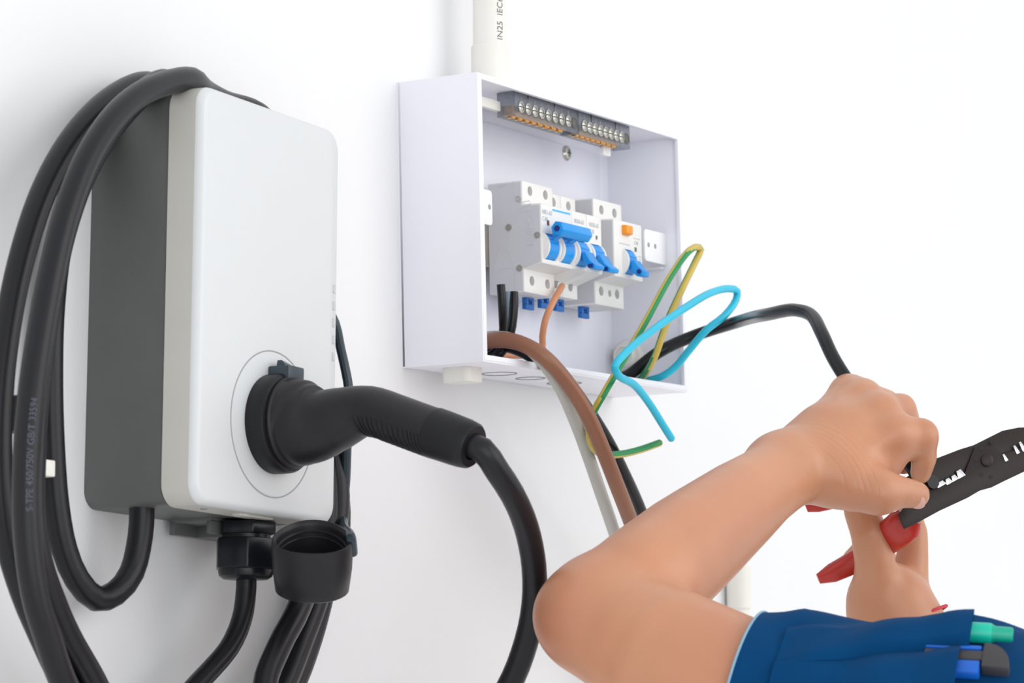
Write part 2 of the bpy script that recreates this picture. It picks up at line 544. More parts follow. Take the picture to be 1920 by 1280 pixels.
# joint of the round socket plate
RX, RZ, RR = 0.0049, 1.18166, 0.0434
b = MB()
b.lathe([(RR-.0004, 0), (RR-.0004, .0003), (RR+.0003, .0003), (RR+.0003, 0)], (RX, -CD+.0001, RZ), (0, -1, 0), 96, False, False)
b.build('socket_plate_joint', M['groove'], ch)
b = MB()
b.lathe([(RR-.0006, 0), (RR-.0008, .0003), (0.002, .00035)], (RX, -CD+.0001, RZ), (0, -1, 0), 96, False, True)
b.build('socket_plate', M['cover'], ch)
for (u, v) in ((621, 540), (621.5, 572), (622, 604), (622.5, 636), (623, 668)):
    p = np.array([.0722, -.0768, at(u, v, -.0767)[2]+.0015])
    e = np.array([math.cos(.31), math.sin(.31), 0]); nrm = np.array([math.sin(.31), -math.cos(.31), 0])
    b = MB()
    hx = [(e[0]*x, z) for x, z in rrect(-.0022, .0022, -.0026, .0026, .0008, 3)]
    lo = [p+e*x+np.array([0, 0, z])-nrm*.0012 for x, z in rrect(-.0024, .0024, -.0026, .0026, .0009, 3)]
    hi = [p+e*x+np.array([0, 0, z])+nrm*.0004 for x, z in rrect(-.0024, .0024, -.0026, .0026, .0009, 3)]
    b.loft([lo, hi])
    b.build('indicator_light', M['led'], ch)
# underside: screws, latch strip, rear bracket with its dark mouth
for x in (-.045, .052):
    b = MB(); b.lathe([(.0022, 0), (.0022, .0006), (.0008, .0004)], (x, -.066, CZ-HH+.0004), (0, 0, -1), 16)
    b.build('cover_screw', M['groove'], ch)
b = MB(); b.box(-.012, .022, -.0685, -.0625, CZ-HH-.0006, CZ-HH+.001); b.box(-.009, -.002, -.0692, -.0618, CZ-HH-.0009, CZ-HH+.001)
b.build('latch_strip', M['coverside'], ch, bevel=.0003)
b = MB()
zb = CZ-HH
b.box(.004, .066, -.036, -.006, zb-.0015, zb+.004)
b.box(.004, .066, -.036, -.033, zb-.0085, zb)
b.box(.004, .066, -.010, -.006, zb-.0085, zb)
b.box(.028, .066, -.034, -.008, zb-.0085, zb)
b.build('bottom_bracket', M['body'], ch, bevel=.0006)
# cable gland
GY = -0.046
GX = float(at(462, 1045, GY)[0])+.0018
gl = MB()
gl.lathe([(.0185, 0), (.0185, -.0075)], (GX, GY, zb-.0005), (0, 0, 1), 6, phase=.30)
g1 = gl.build('gland_locknut', M['gland'], ch, bevel=.0008)
gl = MB(); gl.lathe([(.0145, 0), (.0145, -.004)], (GX, GY, zb-.0075), (0, 0, 1), 24); gl.build('gland_thread', M['gland'], ch)
gl = MB()
gl.lathe([(.0200, 0), (.0200, -.0185)], (GX, GY, zb-.0105), (0, 0, 1), 6, phase=.12)
gl.build('gland_nut', M['gland'], ch, bevel=.0012)
gl = MB()
gl.lathe([(.0165, 0), (.0165, -.002), (.0158, -.0042), (.0135, -.0058), (.0070, -.0064)], (GX, GY, zb-.0288), (0, 0, 1), 32)
gl.build('gland_collar', M['gland'], ch)
# socket flange with latch
FY = -CD
b = MB()
b.lathe([(.0295, -.0005), (.0297, .006), (.0295, .0105), (.0285, .0122), (.0262, .0126), (.0262, .0110), (.010, .0110)], (RX, FY, RZ), (0, -1, 0), 64)
b.build('socket_flange', M['plugdark'], ch)
b = MB()
b.box(RX-.0065, RX+.0105, FY-.0150, FY-.0004, RZ+.0245, RZ+.0338)
lt = b.build('latch_block', M['latch'], ch, bevel=.0010)
b = MB(); b.add([(RX-.004, FY-.0115, RZ+.0335), (RX+.006, FY-.0115, RZ+.0335), (RX+.006, FY-.0045, RZ+.0335), (RX-.004, FY-.0045, RZ+.0335),
                 (RX-.003, FY-.0075, RZ+.0375), (RX+.005, FY-.0075, RZ+.0362), (RX+.005, FY-.0045, RZ+.0362), (RX-.003, FY-.0045, RZ+.0375)],
                [(0, 1, 2, 3), (4, 5, 6, 7), (0, 1, 5, 4), (1, 2, 6, 5), (2, 3, 7, 6), (3, 0, 4, 7)])
b.build('latch_tab', M['latch'], lt, bevel=.0003)

ch.rotation_euler = (0, math.radians(1.2), 0)
ch.location.x -= .0018
# ------------------------------------------------------------------ plug and its coiled cable
RC = 0.0074
pl = thing('charging_plug', 'black angled charging plug in the charger socket with its long coiled cable', 'plug', (RX, FY-.012, RZ-.03))
sec = [(528, 789, .0262), (545, 791, .0264), (556, 793, .0254), (562, 795, .0247), (580, 796, .0240), (592, 797, .0222), (605, 795, .0203), (622, 789, .0190), (640, 783, .0180), (660, 776, .0164),
       (682, 770, .0148), (706, 772, .0143), (735, 782, .0142), (765, 793, .0142), (795, 804, .0142), (815, 811, .0142)]
cen = [atx(u, v, RX) for u, v, r in sec]
cen[0] = np.array([RX, FY-.0105, RZ]); cen[1] = np.array([RX, FY-.0150, RZ]); cen[2] = np.array([RX, FY-.0175, RZ])
rad = [s[2] for s in sec]


def swept(mb, cs, rs, n=40, mi=0, cap0=True, cap1=True, sx=1.0):
    P, T, N, B = frames(cs, (-1, 0, 0))
    loops = []
    for i in range(len(P)):
        loops.append([P[i]+N[i]*(rs[i]*sx*math.cos(2*PI*j/n))+B[i]*(rs[i]*math.sin(2*PI*j/n)) for j in range(n)])
    return mb.loft(loops, cap0, cap1, mi)


cs = resample(cen[3:], .004)
# radii interpolated along the resampled centreline
key = np.array([c[1] for c in cen[3:]]); kr = np.array(rad[3:])
rs = [float(np.interp(-c[1], -key, kr)) for c in cs]
b = MB()
swept(b, cen[:3]+cs, rad[:3]+rs)
shell = b.build('handle_shell', M['plug'], pl, smooth=60)
b = MB()
c0, c1 = atx(812, 810, RX), atx(888, 837, RX)
dv = (c1-c0)/np.linalg.norm(c1-c0)
HL = np.linalg.norm(c1-c0)
b.lathe([(.0140, 0), (.0147, .0006), (.0147, .006), (.0142, HL*.75), (.0134, HL-.0015), (.0122, HL), (.0080, HL), (.0080, HL-.006), (.003, HL-.006)], c0, dv, 48)
b.build('end_sleeve', M['plugdark'], pl, smooth=40)
b = MB()
# ring step behind the flange
b.lathe([(.0252, -.0005), (.0270, 0), (.0272, .0016), (.0262, .0026), (.0250, .0030)], (RX, FY-.0128, RZ), (0, -1, 0), 56, False, False)
b.build('mating_ring', M['plug'], pl)
b = MB()
P, T, N, B = frames(cs, (-1, 0, 0))
span = [i for i in range(len(P)) if -.1905 < P[i][1] < -.1425]
for k in range(15):
    f = k/14*(len(span)-1); i = span[int(f)]; i2 = min(i+1, len(P)-1); w = f-int(f)
    c = P[i]*(1-w)+P[i2]*w; r = rs[i]+.0001
    arc = []
    a0, a1 = .30-.10*min(1, k/4), 1.75
    for q in range(11):
        an = a0+(a1-a0)*q/10
        arc.append(c+N[i]*(r*math.cos(an))+B[i]*(r*math.sin(an))*(1)+T[i]*(.006*(q/10-.5)))
    b.tube(arc, .00062, 6)
gr = b.build('grip_ribs', M['plug'], pl)


def W3(x, y, z): return np.array([x, y, z])


TOPZ = CZ+HH+RC+.0004
path = [at(266, 925, -.030), at(266, 960, -.030), at(263, 1005, -.029), at(247, 1073, -.027), at(216, 1112, -.025), at(180, 1122, -.022), at(144, 1085, -.019),
        at(121, 1030, -.017), at(106, 950, -.016), at(97, 830, -.015), at(94, 700, -.015), at(98, 570, -.015), at(113, 450, -.015), at(145, 330, -.014), at(195, 235, -.013),
        W3(-.045, -.0095, TOPZ), W3(.02, -.009, TOPZ-.002), W3(.075, -.009, TOPZ-.020), W3(.108, -.009, 1.31), W3(.120, -.010, 1.25), W3(.124, -.012, 1.17),
        at(585, 1110, -.014), at(552, 1200, -.014), at(512, 1290, -.014), at(430, 1400, -.014), at(300, 1450, -.018), at(190, 1390, -.03),
        # outer strand on the left
        at(120, 1278, -.045), at(78, 1190, -.045), at(44, 1110, -.045), at(14, 1010, -.045), at(-1, 900, -.045), at(0, 740, -.045), at(18, 590, -.045), at(50, 450, -.044), at(88, 345, -.042),
        at(140, 255, -.040), at(205, 188, -.036), W3(-.058, -.030, TOPZ), W3(-.018, -.0210, TOPZ), W3(.05, -.0190, TOPZ-.004), W3(.096, -.0190, 1.335), W3(.114, -.0210, 1.25),
        at(636, 960, -.034), at(606, 1110, -.034), at(582, 1200, -.034), at(548, 1290, -.034), at(470, 1430, -.03), at(340, 1480, -.03), at(235, 1400, -.04),
        # third strand, showing right of the printed one near the bottom
        at(176, 1278, -.050), at(128, 1193, -.052), at(100, 1130, -.054), at(73, 1050, -.055), at(60, 960, -.055), at(62, 840, -.052), at(72, 700, -.050), at(92, 560, -.047), at(120, 430, -.045), at(160, 320, -.045),
        at(222, 222, -.046), W3(-.058, -.0420, TOPZ), W3(-.024, -.0340, TOPZ-.001), W3(.05, -.0290, TOPZ-.004), W3(.097, -.029, 1.335), W3(.106, -.032, 1.25),
        at(634, 930, -.052), at(598, 1110, -.052), at(566, 1200, -.052), at(530, 1290, -.052), at(440, 1440, -.056), at(320, 1500, -.065), at(200, 1420, -.074),
        # nearest, printed strand
        at(119, 1280, -.080), at(88, 1191, -.081), at(69, 1130, -.081), at(56, 1055, -.081), at(49, 960, -.081), at(51, 836, -.081), at(62, 715, -.080), at(80, 600, -.079), at(99, 500, -.078), at(124, 400, -.076),
        at(161, 302, -.073), at(207, 228, -.070), at(252, 184, -.067), at(298, 160, -.064), W3(-.052, -.0580, TOPZ+.0004), W3(-.026, -.0480, TOPZ), W3(.004, -.0420, TOPZ-.001), W3(.050, -.0400, TOPZ-.003), W3(.0900, -.040, 1.340),
        W3(.0960, -.042, 1.25), at(612, 960, -.052), at(560, 1140, -.070), at(524, 1210, -.070), at(496, 1290, -.070), at(520, 1430, -.085), at(680, 1500, -.11), pd(860, 1420, 1.845),
        pd(952, 1290, 1.835), pd(986, 1205, 1.825), pd(1001, 1130, 1.814), pd(1001, 1060, 1.803), pd(986, 985, 1.788), pd(960, 925, 1.771), pd(932, 882, 1.760)]
path += [c1+dv*.006, c1-dv*.006]
cp = resample(path, .007)
b = MB(); b.tube(cp, RC, 18)
cable = b.build('coiled_cable', M['rubber'], pl, smooth=60)


def wrap_text(name, s, size, mt, line, r, ang0, parent, flip=False):
    """lettering wrapped on a tube: runs along the line, letter height goes round the tube"""
    me = text_mesh(s, size, 0)
    co = np.empty(len(me.vertices)*3); me.vertices.foreach_get('co', co); co = co.reshape(-1, 3)
    P, T, N, B = frames(line, None)
    L = np.concatenate([[0], np.cumsum([np.linalg.norm(P[i+1]-P[i]) for i in range(len(P)-1)])])
    out = np.zeros_like(co)
    for q in range(len(co)):
        x = co[q, 0]; i = int(min(len(L)-2, max(0, np.searchsorted(L, x)-1)))
        w = (x-L[i])/(L[i+1]-L[i])
        p = P[i]*(1-w)+P[i+1]*w
        tc = CAM-p; t = T[i]; tc = tc-t*(tc@t); tc /= np.linalg.norm(tc); sd_ = np.cross(tc, t)
        an = ang0+co[q, 1]/r*(-1 if flip else 1)
        out[q] = p+(tc*math.cos(an)+sd_*math.sin(an))*(r+.0003)
    me.vertices.foreach_set('co', out.ravel())
    me.materials.clear(); me.materials.append(mt)
    return link(name, me, parent, 0, True)


ln = resample([at(49, 960, -.081), at(51, 836, -.081), at(62, 715, -.080), at(80, 600, -.079), at(99, 500, -.078)], .004)
wrap_text('printed_lettering', 'S-TPE 450/750V GB/T 33594', .0050, M['cableprint'], ln, RC, -.45, cable, False)

# supply cable out of the gland
b = MB()
b.tube(resample([W3(GX-.0018, GY, zb-.030), W3(GX-.0018, GY, zb-.040), at(461, 1110, GY), at(457, 1145, -.046), at(446, 1182, -.046), at(427, 1218, -.046), at(398, 1252, -.045), at(360, 1293, -.046), at(300, 1370, -.045), at(220, 1480, -.040), at(200, 1650, -.03)], .006), .0062, 18)
tag(b.build('supply_cable', M['rubber'], None, smooth=60), 'thin black cable hanging straight out of the gland under the charger', 'cable')

# protective cap hanging under the charger
cap = thing('dust_cap', 'open black rubber dust cap hanging below the charger beside the gland', 'cap', pd(577, 1105, 1.835))
ax = np.array([0, 0, 1.0])*.93 + (CAM-pd(577, 1050, 1.835))/np.linalg.norm(CAM-pd(577, 1050, 1.835))*.52
ax /= np.linalg.norm(ax)
cc = pd(586, 1058, 1.815)
e_r = np.array(_R)-ax*(np.array(_R)@ax); e_r /= np.linalg.norm(e_r); e_b = np.cross(ax, e_r)


def cap_loop(h, r, k=0.10):
    out = []
    for j in range(48):
        t = 2*PI*j/48
        rr = r*(1+k*math.cos(3*t+PI/2)*.5)
        out.append(cc+ax*h+e_r*(rr*math.cos(t)*1.0)+e_b*(rr*math.sin(t)*1.0))
    return out


b = MB()
b.loft([cap_loop(-.016, .0195), cap_loop(-.0145, .0215), cap_loop(.000, .0232), cap_loop(.0150, .0237), cap_loop(.0175, .0232), cap_loop(.0178, .0224), cap_loop(.0165, .0212),
        cap_loop(.0150, .0204), cap_loop(-.010, .0190)])
b.build('cup', M['plug'], cap, smooth=50)
b = MB()
for h in (.0115, .0078):
    b.loft([cap_loop(h+.0009, .0203), cap_loop(h, .0194), cap_loop(h-.0009, .0203)], False, False)
b.build('sealing_lip', M['plugdark'], cap)
b = MB()
b.tube(resample([cc+ax*.008+e_r*.0235, cc+ax*.018+e_r*.0228-e_b*.003, at(643, 965, -.055), at(648, 900, -.056), at(651, 820, -.060), at(655, 740, -.062), at(647, 690, -.060), at(639, 655, -.056), at(628, 605, -.05), at(605, 560, -.045)], .006), .0030, 10)
b.build('tether_strap', M['latch'], cap)

# little cream cable clip and black strap on the wall behind the coil
b = MB(); p = at(84, 878, -.030)
b.box(p[0]-.008, p[0]+.0045, -.034, 0.0, p[2]-.0046, p[2]+.0046)
tag(b.build('cable_clip', M['cream'], None, bevel=.0008), 'small cream plastic clip on the wall between the left cable strands', 'clip')
b = MB(); p = at(27, 775, -.012)
b.box(p[0]-.006, p[0]+.006, -.022, 0.0, p[2]-.011, p[2]+.010)
tag(b.build('cable_hook', M['gland'], None, bevel=.003), 'small black wall hook peeping between the outer coil strands', 'hook')

# ------------------------------------------------------------------ distribution box
RB = (0, -BR, 0)
bx = thing('distribution_box', 'open white plastic distribution box with circuit breakers on the wall', 'electrical box', Lb(0, 0, -BH/2), RB)
hw, hh = BW/2, BH/2
TH = .0028


def bb(mb, a0, a1, t0, t1, b0, b1):
    """slab in box coordinates, local to the box empty (its origin is the bottom back centre)"""
    return mb.box(a0, a1, -t1, -t0, b0+hh, b1+hh)


b = MB(); bb(b, -hw, hw, 0, .0025, -hh, hh); b.build('back_plate', M['box'], bx, world=False)
for nm, s in (('side_panel', -1), ('side_panel', 1)):
    b = MB(); bb(b, s*hw if s < 0 else hw-TH, -hw+TH if s < 0 else hw, .0, BD, -hh, hh)
    b.build(nm, M['box'], bx, world=False, bevel=.0009)
b = MB(); bb(b, -hw+TH*.5, hw-TH*.5, 0, BD, hh-TH, hh); b.build('top_panel', M['box'], bx, world=False, bevel=.0009)
b = MB(); bb(b, -hw+TH*.5, hw-TH*.5, 0, BD, -hh, -hh+TH); bot = b.build('bottom_panel', M['box'], bx, world=False, bevel=.0009)
b = MB()
for z0, z1 in ((-hh+.0012, -hh+.0050), (hh-.0046, hh-.0012)):
    bb(b, -hw+.001, hw-.001, BD-.003, BD+.0006, z0, z1)
for s in (-1, 1):
    x0, x1 = sorted((s*(hw-.001), s*(hw-.0052)))
    bb(b, x0, x1, BD-.003, BD+.0004, -hh+.002, hh-.002)
b.build('rim', M['box'], bx, world=False, bevel=.0006)
b = MB(); bb(b, -hw+.010, .1335, .0024, .0048, -hh+.004, hh-.012); b.build('mounting_plate', M['boxin'], bx, world=False, bevel=.0006)
b = MB(); bb(b, .1385, .1425, .0024, .0036, .020, .032); b.build('slot_rib', M['boxin'], bx, world=False, bevel=.0008)
b = MB()
bb(b, -.10, .03, .0047, .0052, .0835, .0842); bb(b, -.10, .03, .0047, .0052, .0655, .0662)
b.build('moulded_line', M['boxin'], bx, world=False)
# rail the breakers sit on
b = MB(); bb(b, -.125, .125, .0048, .0105, -.0165, .0165); bb(b, -.125, .125, .0095, .0115, -.020, .020)
b.build('mounting_rail', M['screw'], bx, world=False, bevel=.0004)
# back screw
a_, b_ = pxb(1062, 287, .005)
b = MB(); b.lathe([(.0058, 0), (.0058, .0008), (.0046, .0022), (.002, .0027), (.0006, .0027)], (a_, -.0047, b_+hh), (0, -1, 0), 24)
scr = b.build('back_screw', M['screw'], bx, world=False)
b = MB(); bb(b, a_-.0026, a_+.0026, .0069, .0077, b_-.0005, b_+.0005); bb(b, a_-.0005, a_+.0005, .0069, .0077, b_-.0026, b_+.0026)
b.build('cross_slot', M['hole'], scr, world=False)
scr.children[0].matrix_parent_inverse = Matrix.Identity(4)
# lid tabs on both side walls
for a0, a1, holes in ((-hw+.002, -.1150, (-.1190,)), (.1145, hw-.002, (.1205, .1315))):
    b = MB()
    rr = rrect(a0, a1, -.0010, .0232, .003, 4)
    lo = [(x, -.0495, z+hh) for x, z in rr]; hi = [(x, -.0515, z+hh) for x, z in rr]
    b.loft([lo, hi])
    if a0 > 0:
        b.box(.1445, hw-.002, -.0495, -.034, -.004+hh, -.0025+hh)
    tb = b.build('lid_tab', M['tab'], bx, world=False, bevel=.0003)
    for x in holes:
        b = MB(); b.lathe([(.0019, 0), (.0019, .0003), (.0003, .0003)], (x, -.0513, .0115+hh), (0, -1, 0), 16)
        b.build('tab_hole', M['groove'], tb, world=False)
# bush low in the right corner
a_, b_ = hw-TH, -.0685
b = MB(); b.lathe([(.0125, 0), (.0125, .0035), (.0112, .0055), (.0085, .0060), (.0085, .0100), (.0078, .0108), (.0066, .0108), (.0064, .0092), (.001, .0088)], (a_, -.0170, b_+hh), (-1, 0, .0), 40)
b.build('cable_bush', M['cream'], bx, world=False, smooth=40)
# conduit stub and knockouts underneath
a_, b_ = -.1255, -hh
b = MB()
b.loft([[(a_+x, -.031+y, b_+hh+z) for x, y in rrect(-.0110, .0110, -.0110, .0110, .0045, 5)] for z in (0, -.0100)])
b.lathe([(.0120, 0), (.0120, -.0014)], (a_, -.031, b_+hh+.0002), (0, 0, 1), 32)
b.build('conduit_stub', M['cream'], bx, world=False, bevel=.0004)
for a_, r_ in ((-.075, .0125), (-.03, .0105), (.02, .0125)):
    b = MB(); b.lathe([(r_-.0009, 0), (r_-.0009, -.0005), (r_+.0003, -.0005), (r_+.0003, 0)], (a_, -.031, .0001), (0, 0, 1), 40, False, False)
    b.build('knockout', M['groove'], bx, world=False)

# vertical conduit above
ca = pxb(917, 100, .030)[0]
cb = Lb(ca, .030, hh)
cd_ = thing('conduit_pipe', 'cream plastic conduit rising from the top of the distribution box', 'pipe', cb)
b = MB(); b.lathe([(.0118, 0.0), (.0118, 1.0)], cb+np.array([0, 0, .002]), (0, 0, 1), 48); b.build('pipe', M['pipe'], cd_)
b = MB(); b.lathe([(.0128, 0), (.0132, .0005), (.0132, .0335), (.0128, .0342), (.0117, .0342)], cb, (0, 0, 1), 48); b.build('coupling', M['pipe'], cd_)
lnp = [cb+np.array([0, 0, .0368+.004*i]) for i in range(25)]
wrap_text('printed_lettering', 'IN25  IEC61386', .0068, M['print'], lnp, .0118, -.86, cd_, False)

p = at(1384, 1075, -.010)
b = MB(); b.lathe([(.0085, 0.0), (.0085, .30), (.0100, .302), (.0100, .335), (.0085, .337)], (p[0], -.0102, p[2]-.33), (0, 0, 1), 32)
tag(b.build('conduit_pipe', M['pipe'], None), 'white conduit low on the wall glimpsed through the crook of the elbow', 'pipe')

# ------------------------------------------------------------------ terminal strip inside the top of the box
T1, T0 = .0585, .0445
aL, bT = pxb(964, 167, T1); aR, bT2 = pxb(1180, 232, T1)
_, bB = pxb(964, 213, T1)
bT = min(bT, hh-TH-.0006); bB = bT-.0172
ts = thing('terminal_strip', 'smoked clear terminal strip with brass screws under the top of the distribution box', 'terminal strip', Lb(aL, 0, 0), RB)
LT = aR-aL
half = LT*.535
for k, (x0, x1) in enumerate(((0, half-.0006), (half+.0006, LT))):
    n = 8
    cover_ = MB()
    # hollow housing: top, back, two ends, slim front with openings above the screws
    cover_.box(x0, x1, -T1, -T0, bT-.0012, bT)
    cover_.box(x0, x1, -T0-.0012, -T0, bB, bT)
    cover_.box(x0, x0+.0010, -T1, -T0, bB, bT)
    cover_.box(x1-.0010, x1, -T1, -T0, bB, bT)
    cover_.box(x0, x1, -T1, -T1+.0012, bB, bT)
    hs = cover_.build('housing', M['smoke'], ts, world=False, smooth=0)
    bar = MB(); bar.box(x0+.002, x1-.012, -T1+.0024, -T0-.0022, bB+.0012, bB+.0082)
    br_ = bar.build('terminal_bar', M['brass'], ts, world=False, bevel=.0005)
    for q in (.22, .66):
        dk = MB(); dk.box(x0+LT*.5*q, x0+LT*.5*q+.0007, -T1-.0003, -T1+.0002, bB+.0115, bT)
        dk.build('division_rib', M['gland'], hs, world=False, smooth=0)
    pitch = (x1-x0-.014)/n
    for i in range(n):
        xx = x0+.0055+pitch*(i+.35)
        s_ = MB(); s_.lathe([(.0041, 0), (.0041, .0006), (.0033, .0006), (.0033, -.0006), (.0030, .0004), (.0012, .0010), (.0003, .0010)], (xx, -T1-.0001, bB+.0072), (0, -1, 0), 16)
        so = s_.build('terminal_screw', M['screw'], ts, world=False)
        sl = MB(); sl.box(xx-.0028, xx+.0028, -T1-.0013, -T1-.0007, bB+.0068, bB+.0076); sl.build('screw_slot', M['hole'], so, world=False, smooth=0)
        s_ = MB(); s_.lathe([(.0027, 0), (.0030, .0004), (.0030, .0016), (.0016, .0018), (.0010, .0006), (.0002, .0006)], (xx-.001, -(T0+T1)/2, bB+.0016), (0, 0, -1), 14)
        s_.build('wire_clamp', M['brass'], ts, world=False)
    s_ = MB(); s_.lathe([(.0040, 0), (.0040, .0005), (.0033, .0005), (.0031, .0001), (.0002, .0001)], (x1-.0055, -T1-.0001, bB+.0072), (0, -1, 0), 18)
    s_.build('mounting_hole', M['hole'], ts, world=False)
    for i in range(n):
        xx = x0+.0055+pitch*(i+.35)
        text_obj('number', str(i+1), .0042, M['groove'], (xx-.001, -T1-.0003, bT-.0055), (1, 0, 0), (0, 0, 1), hs, world=False, depth=.00005)
b = MB(); b.loft([[(LT-.020+x, y, bB-.0055+z) for x, z in rrect(0, .012, 0, .010, .002, 3)] for y in (-T0-.002, -T0+.001)])
b.build('support_foot', M['tab'], ts, world=False)
b = MB(); b.box(-.05, 0.0, -T0-.003, -T0+.001, bB+.004, bB+.011); b.build('support_arm', M['cream'], ts, world=False, bevel=.0005)

# ------------------------------------------------------------------ circuit breakers
PN = .0227          # width of one pole
A0 = -.0520
HB0, HB1 = -.0398, .0398


def breaker(name, label, a0, n, tb, tsh, tn, b0, b1, n0, n1, kind, chamfer=0.0):
    br = thing(name, label, 'circuit breaker', Lb(a0, 0, 0), RB)
    w = n*PN-.0003
    if chamfer:
        prof = [(tb, b0), (tsh, b0), (tsh, n0-.006), (tn-.0035, n0), (tn, n0+.001), (tn, n1), (tsh, n1), (tsh, b1), (tb, b1)]
    else:
        prof = [(tb, b0), (tsh, b0), (tsh, n0-.0028), (tn, n0), (tn, n1), (tsh, n1+.0010), (tsh, b1), (tb, b1)]
    b = MB()
    b.prism([(-t, z) for t, z in prof], (0, 0, 0), (0, 1, 0), (0, 0, 1), (w, 0, 0))
    body = b.build('case', M['mcb'], br, world=False, bevel=.0009)
    cut = MB()
    holes = []
    if kind == 'rcbo':
        spec = [(.28, b1-.0075, .0036), (.74, b1-.0075, .0036), (.20, b0+.0105, .0036), (.50, b0+.0100, .0026), (.76, b0+.0105, .0036)]
        holes = [(q*w, z, r) for q, z, r in spec]
    else:
        for i in range(n):
            holes += [((i+.5)*PN, b1-.0064, .0035), ((i+.5)*PN, b0+.0088, .0035)]
    for x, z, r in holes:
        cut.lathe([(r, -.001), (r, .010)], (x, -tsh-.0006, z), (0, 1, 0), 20)
    # toggle wells
    if kind == 'rcbo':
        wells = [(.48*w, .0165)]
    else:
        wells = [((i+.5)*PN, .0190) for i in range(n)]
    zd = (n0+n1)/2-.0088
    for x, wd in wells:
        cut.lathe([(.0118, -wd/2), (.0118, wd/2)], (x, -tn+.0072, zd), (1, 0, 0), 28)
    boolean_cut(body, cut)
    for x, z, r in holes:
        s_ = MB(); s_.lathe([(r*.98, 0), (r*.9, .0008), (r*.3, .0010)], (x, -tsh+.0062, z), (0, -1, 0), 16)
        so = s_.build('terminal_screw', M['screw'] if kind == 'mcb' else M['hole'], br, world=False)
        sl = MB(); sl.box(x-r*.75, x+r*.75, -tsh+.0050, -tsh+.0054, z-.0004, z+.0004); sl.box(x-.0004, x+.0004, -tsh+.0050, -tsh+.0054, z-r*.75, z+r*.75)
        sl.build('screw_slot', M['hole'], so, world=False, smooth=0)
    # grey side skin with its moulded marks
    sk = MB()
    ins = .0011
    pr2 = [(tb+ins, b0+ins), (tsh-ins, b0+ins), (tsh-ins, n0-.0026), (tn-ins, n0+ins), (tn-ins, n1-ins), (tsh-ins, n1-.0002), (tsh-ins, b1-ins), (tb+ins, b1-ins)]
    if not chamfer:
        sk.prism([(-t, z) for t, z in pr2], (-.0003, 0, 0), (0, 1, 0), (0, 0, 1), (.0006, 0, 0))
        side = sk.build('side_plate', M['mcbside'], br, world=False, smooth=0)
    for x, wd in wells:
        d_ = MB(); d_.lathe([(.0108, -wd*.39), (.0112, -wd*.37), (.0112, wd*.37), (.0108, wd*.39)], (x, -tn+.0070, zd), (1, 0, 0), 32)
        for q in (.35, .75):
            an = q
            d_.box(x-wd*.37, x+wd*.37, -tn+.0070-.0112*math.cos(an)-.0005, -tn+.0070-.0112*math.cos(an)+.001, zd+.0109*math.sin(an)-.0006, zd+.0109*math.sin(an)+.0006)
        dr = d_.build('toggle_drum', M['blue'], br, world=False, bevel=.0002)
        for s in (-1, 1):
            c_ = MB(); xx = x+s*wd*.445
            c_.lathe([(.0112, -.0012), (.0118, -.0008), (.0118, .0008), (.0112, .0012)], (xx, -tn+.0070, zd), (1, 0, 0), 36)
            c_.build('toggle_cheek', M['mcb'], br, world=False)
    br['zd'] = zd
    # blue catches below
    for i in range(n if kind != 'rcbo' else 1):
        x = (i+.5)*PN if kind != 'rcbo' else .010
        c_ = MB()
        for s0, s1, z0, z1 in ((-.0062, .0062, -.0085, -.0045), (-.0062, -.0028, -.0046, .001), (.0028, .0062, -.0046, .001), (-.003, .003, -.0018, .001)):
            c_.box(x+s0, x+s1, -tb-.014, -tb-.0105, b0+z0, b0+z1)
        c_.build('rail_catch', M['clipblue'], br, world=False, bevel=.0006)
    return br, w, zd, (side if not chamfer else None)


def hexbar(mb, x0, x1, t, z, r, sq=1.0, tilt=0.0):
    loops = []
    for x, k in ((x0, .86), (x0+.0012, 1), (x1-.0012, 1), (x1, .86)):
        loops.append([(x, -t+r*k*math.cos(PI/3*j+tilt)*sq, z+r*k*math.sin(PI/3*j+tilt)) for j in range(6)])
    mb.loft(loops)


TNS = .0550
m, w, zd, side = breaker('main_breaker', 'two-pole main breaker with its joined blue toggle bar up, leftmost in the box', A0, 2, .0115, .0400, TNS, HB0, HB1, -.0205, .0220, 'main')
tg = MB()
for x in (.5*PN, 1.5*PN):
    tg.add([(x-.0034, -TNS-.0035, zd+.004), (x+.0034, -TNS-.0035, zd+.004), (x+.0034, -TNS-.0045, zd+.011), (x-.0034, -TNS-.0045, zd+.011),
            (x-.0030, -TNS-.0120, zd+.0085), (x+.0030, -TNS-.0120, zd+.0085), (x+.0030, -TNS-.0110, zd+.0145), (x-.0030, -TNS-.0110, zd+.0145)],
           [(0, 1, 2, 3), (4, 5, 6, 7), (0, 1, 5, 4), (1, 2, 6, 5), (2, 3, 7, 6), (3, 0, 4, 7)])
tg.build('toggle_lever', M['blue'], m, world=False)
tg = MB(); hexbar(tg, .0015, .0015+2*PN*.97, TNS+.0115, zd+.0112, .0058, .95, .2)
tbar = tg.build('toggle_bar', M['blue'], m, world=False, bevel=.0004)
s_ = MB(); s_.lathe([(.0024, 0), (.0024, .0003), (.0004, .0003)], (.0015, -TNS-.0115, zd+.0112), (-1, 0, 0), 6); s_.build('bar_socket', M['bluedark'], tbar, world=False)
tg = MB(); tg.box(.0165, .0165+PN*1.15, -TNS-.00025, -TNS+.0002, .0186, .0198); tg.build('cyan_line', M['line'], m, world=False, smooth=0)
for x in (.0080, .0080+PN):
    tg = MB(); tg.box(x, x+.0030, -TNS-.0003, -TNS+.0002, .0072, .0108); tg.build('indicator_window', M['window'], m, world=False, smooth=0)
text_obj('lettering', 'NB1-63', .0046, M['faint'], (.0012, -TNS-.0001, .0148), (1, 0, 0), (0, 0, 1), m, world=False)
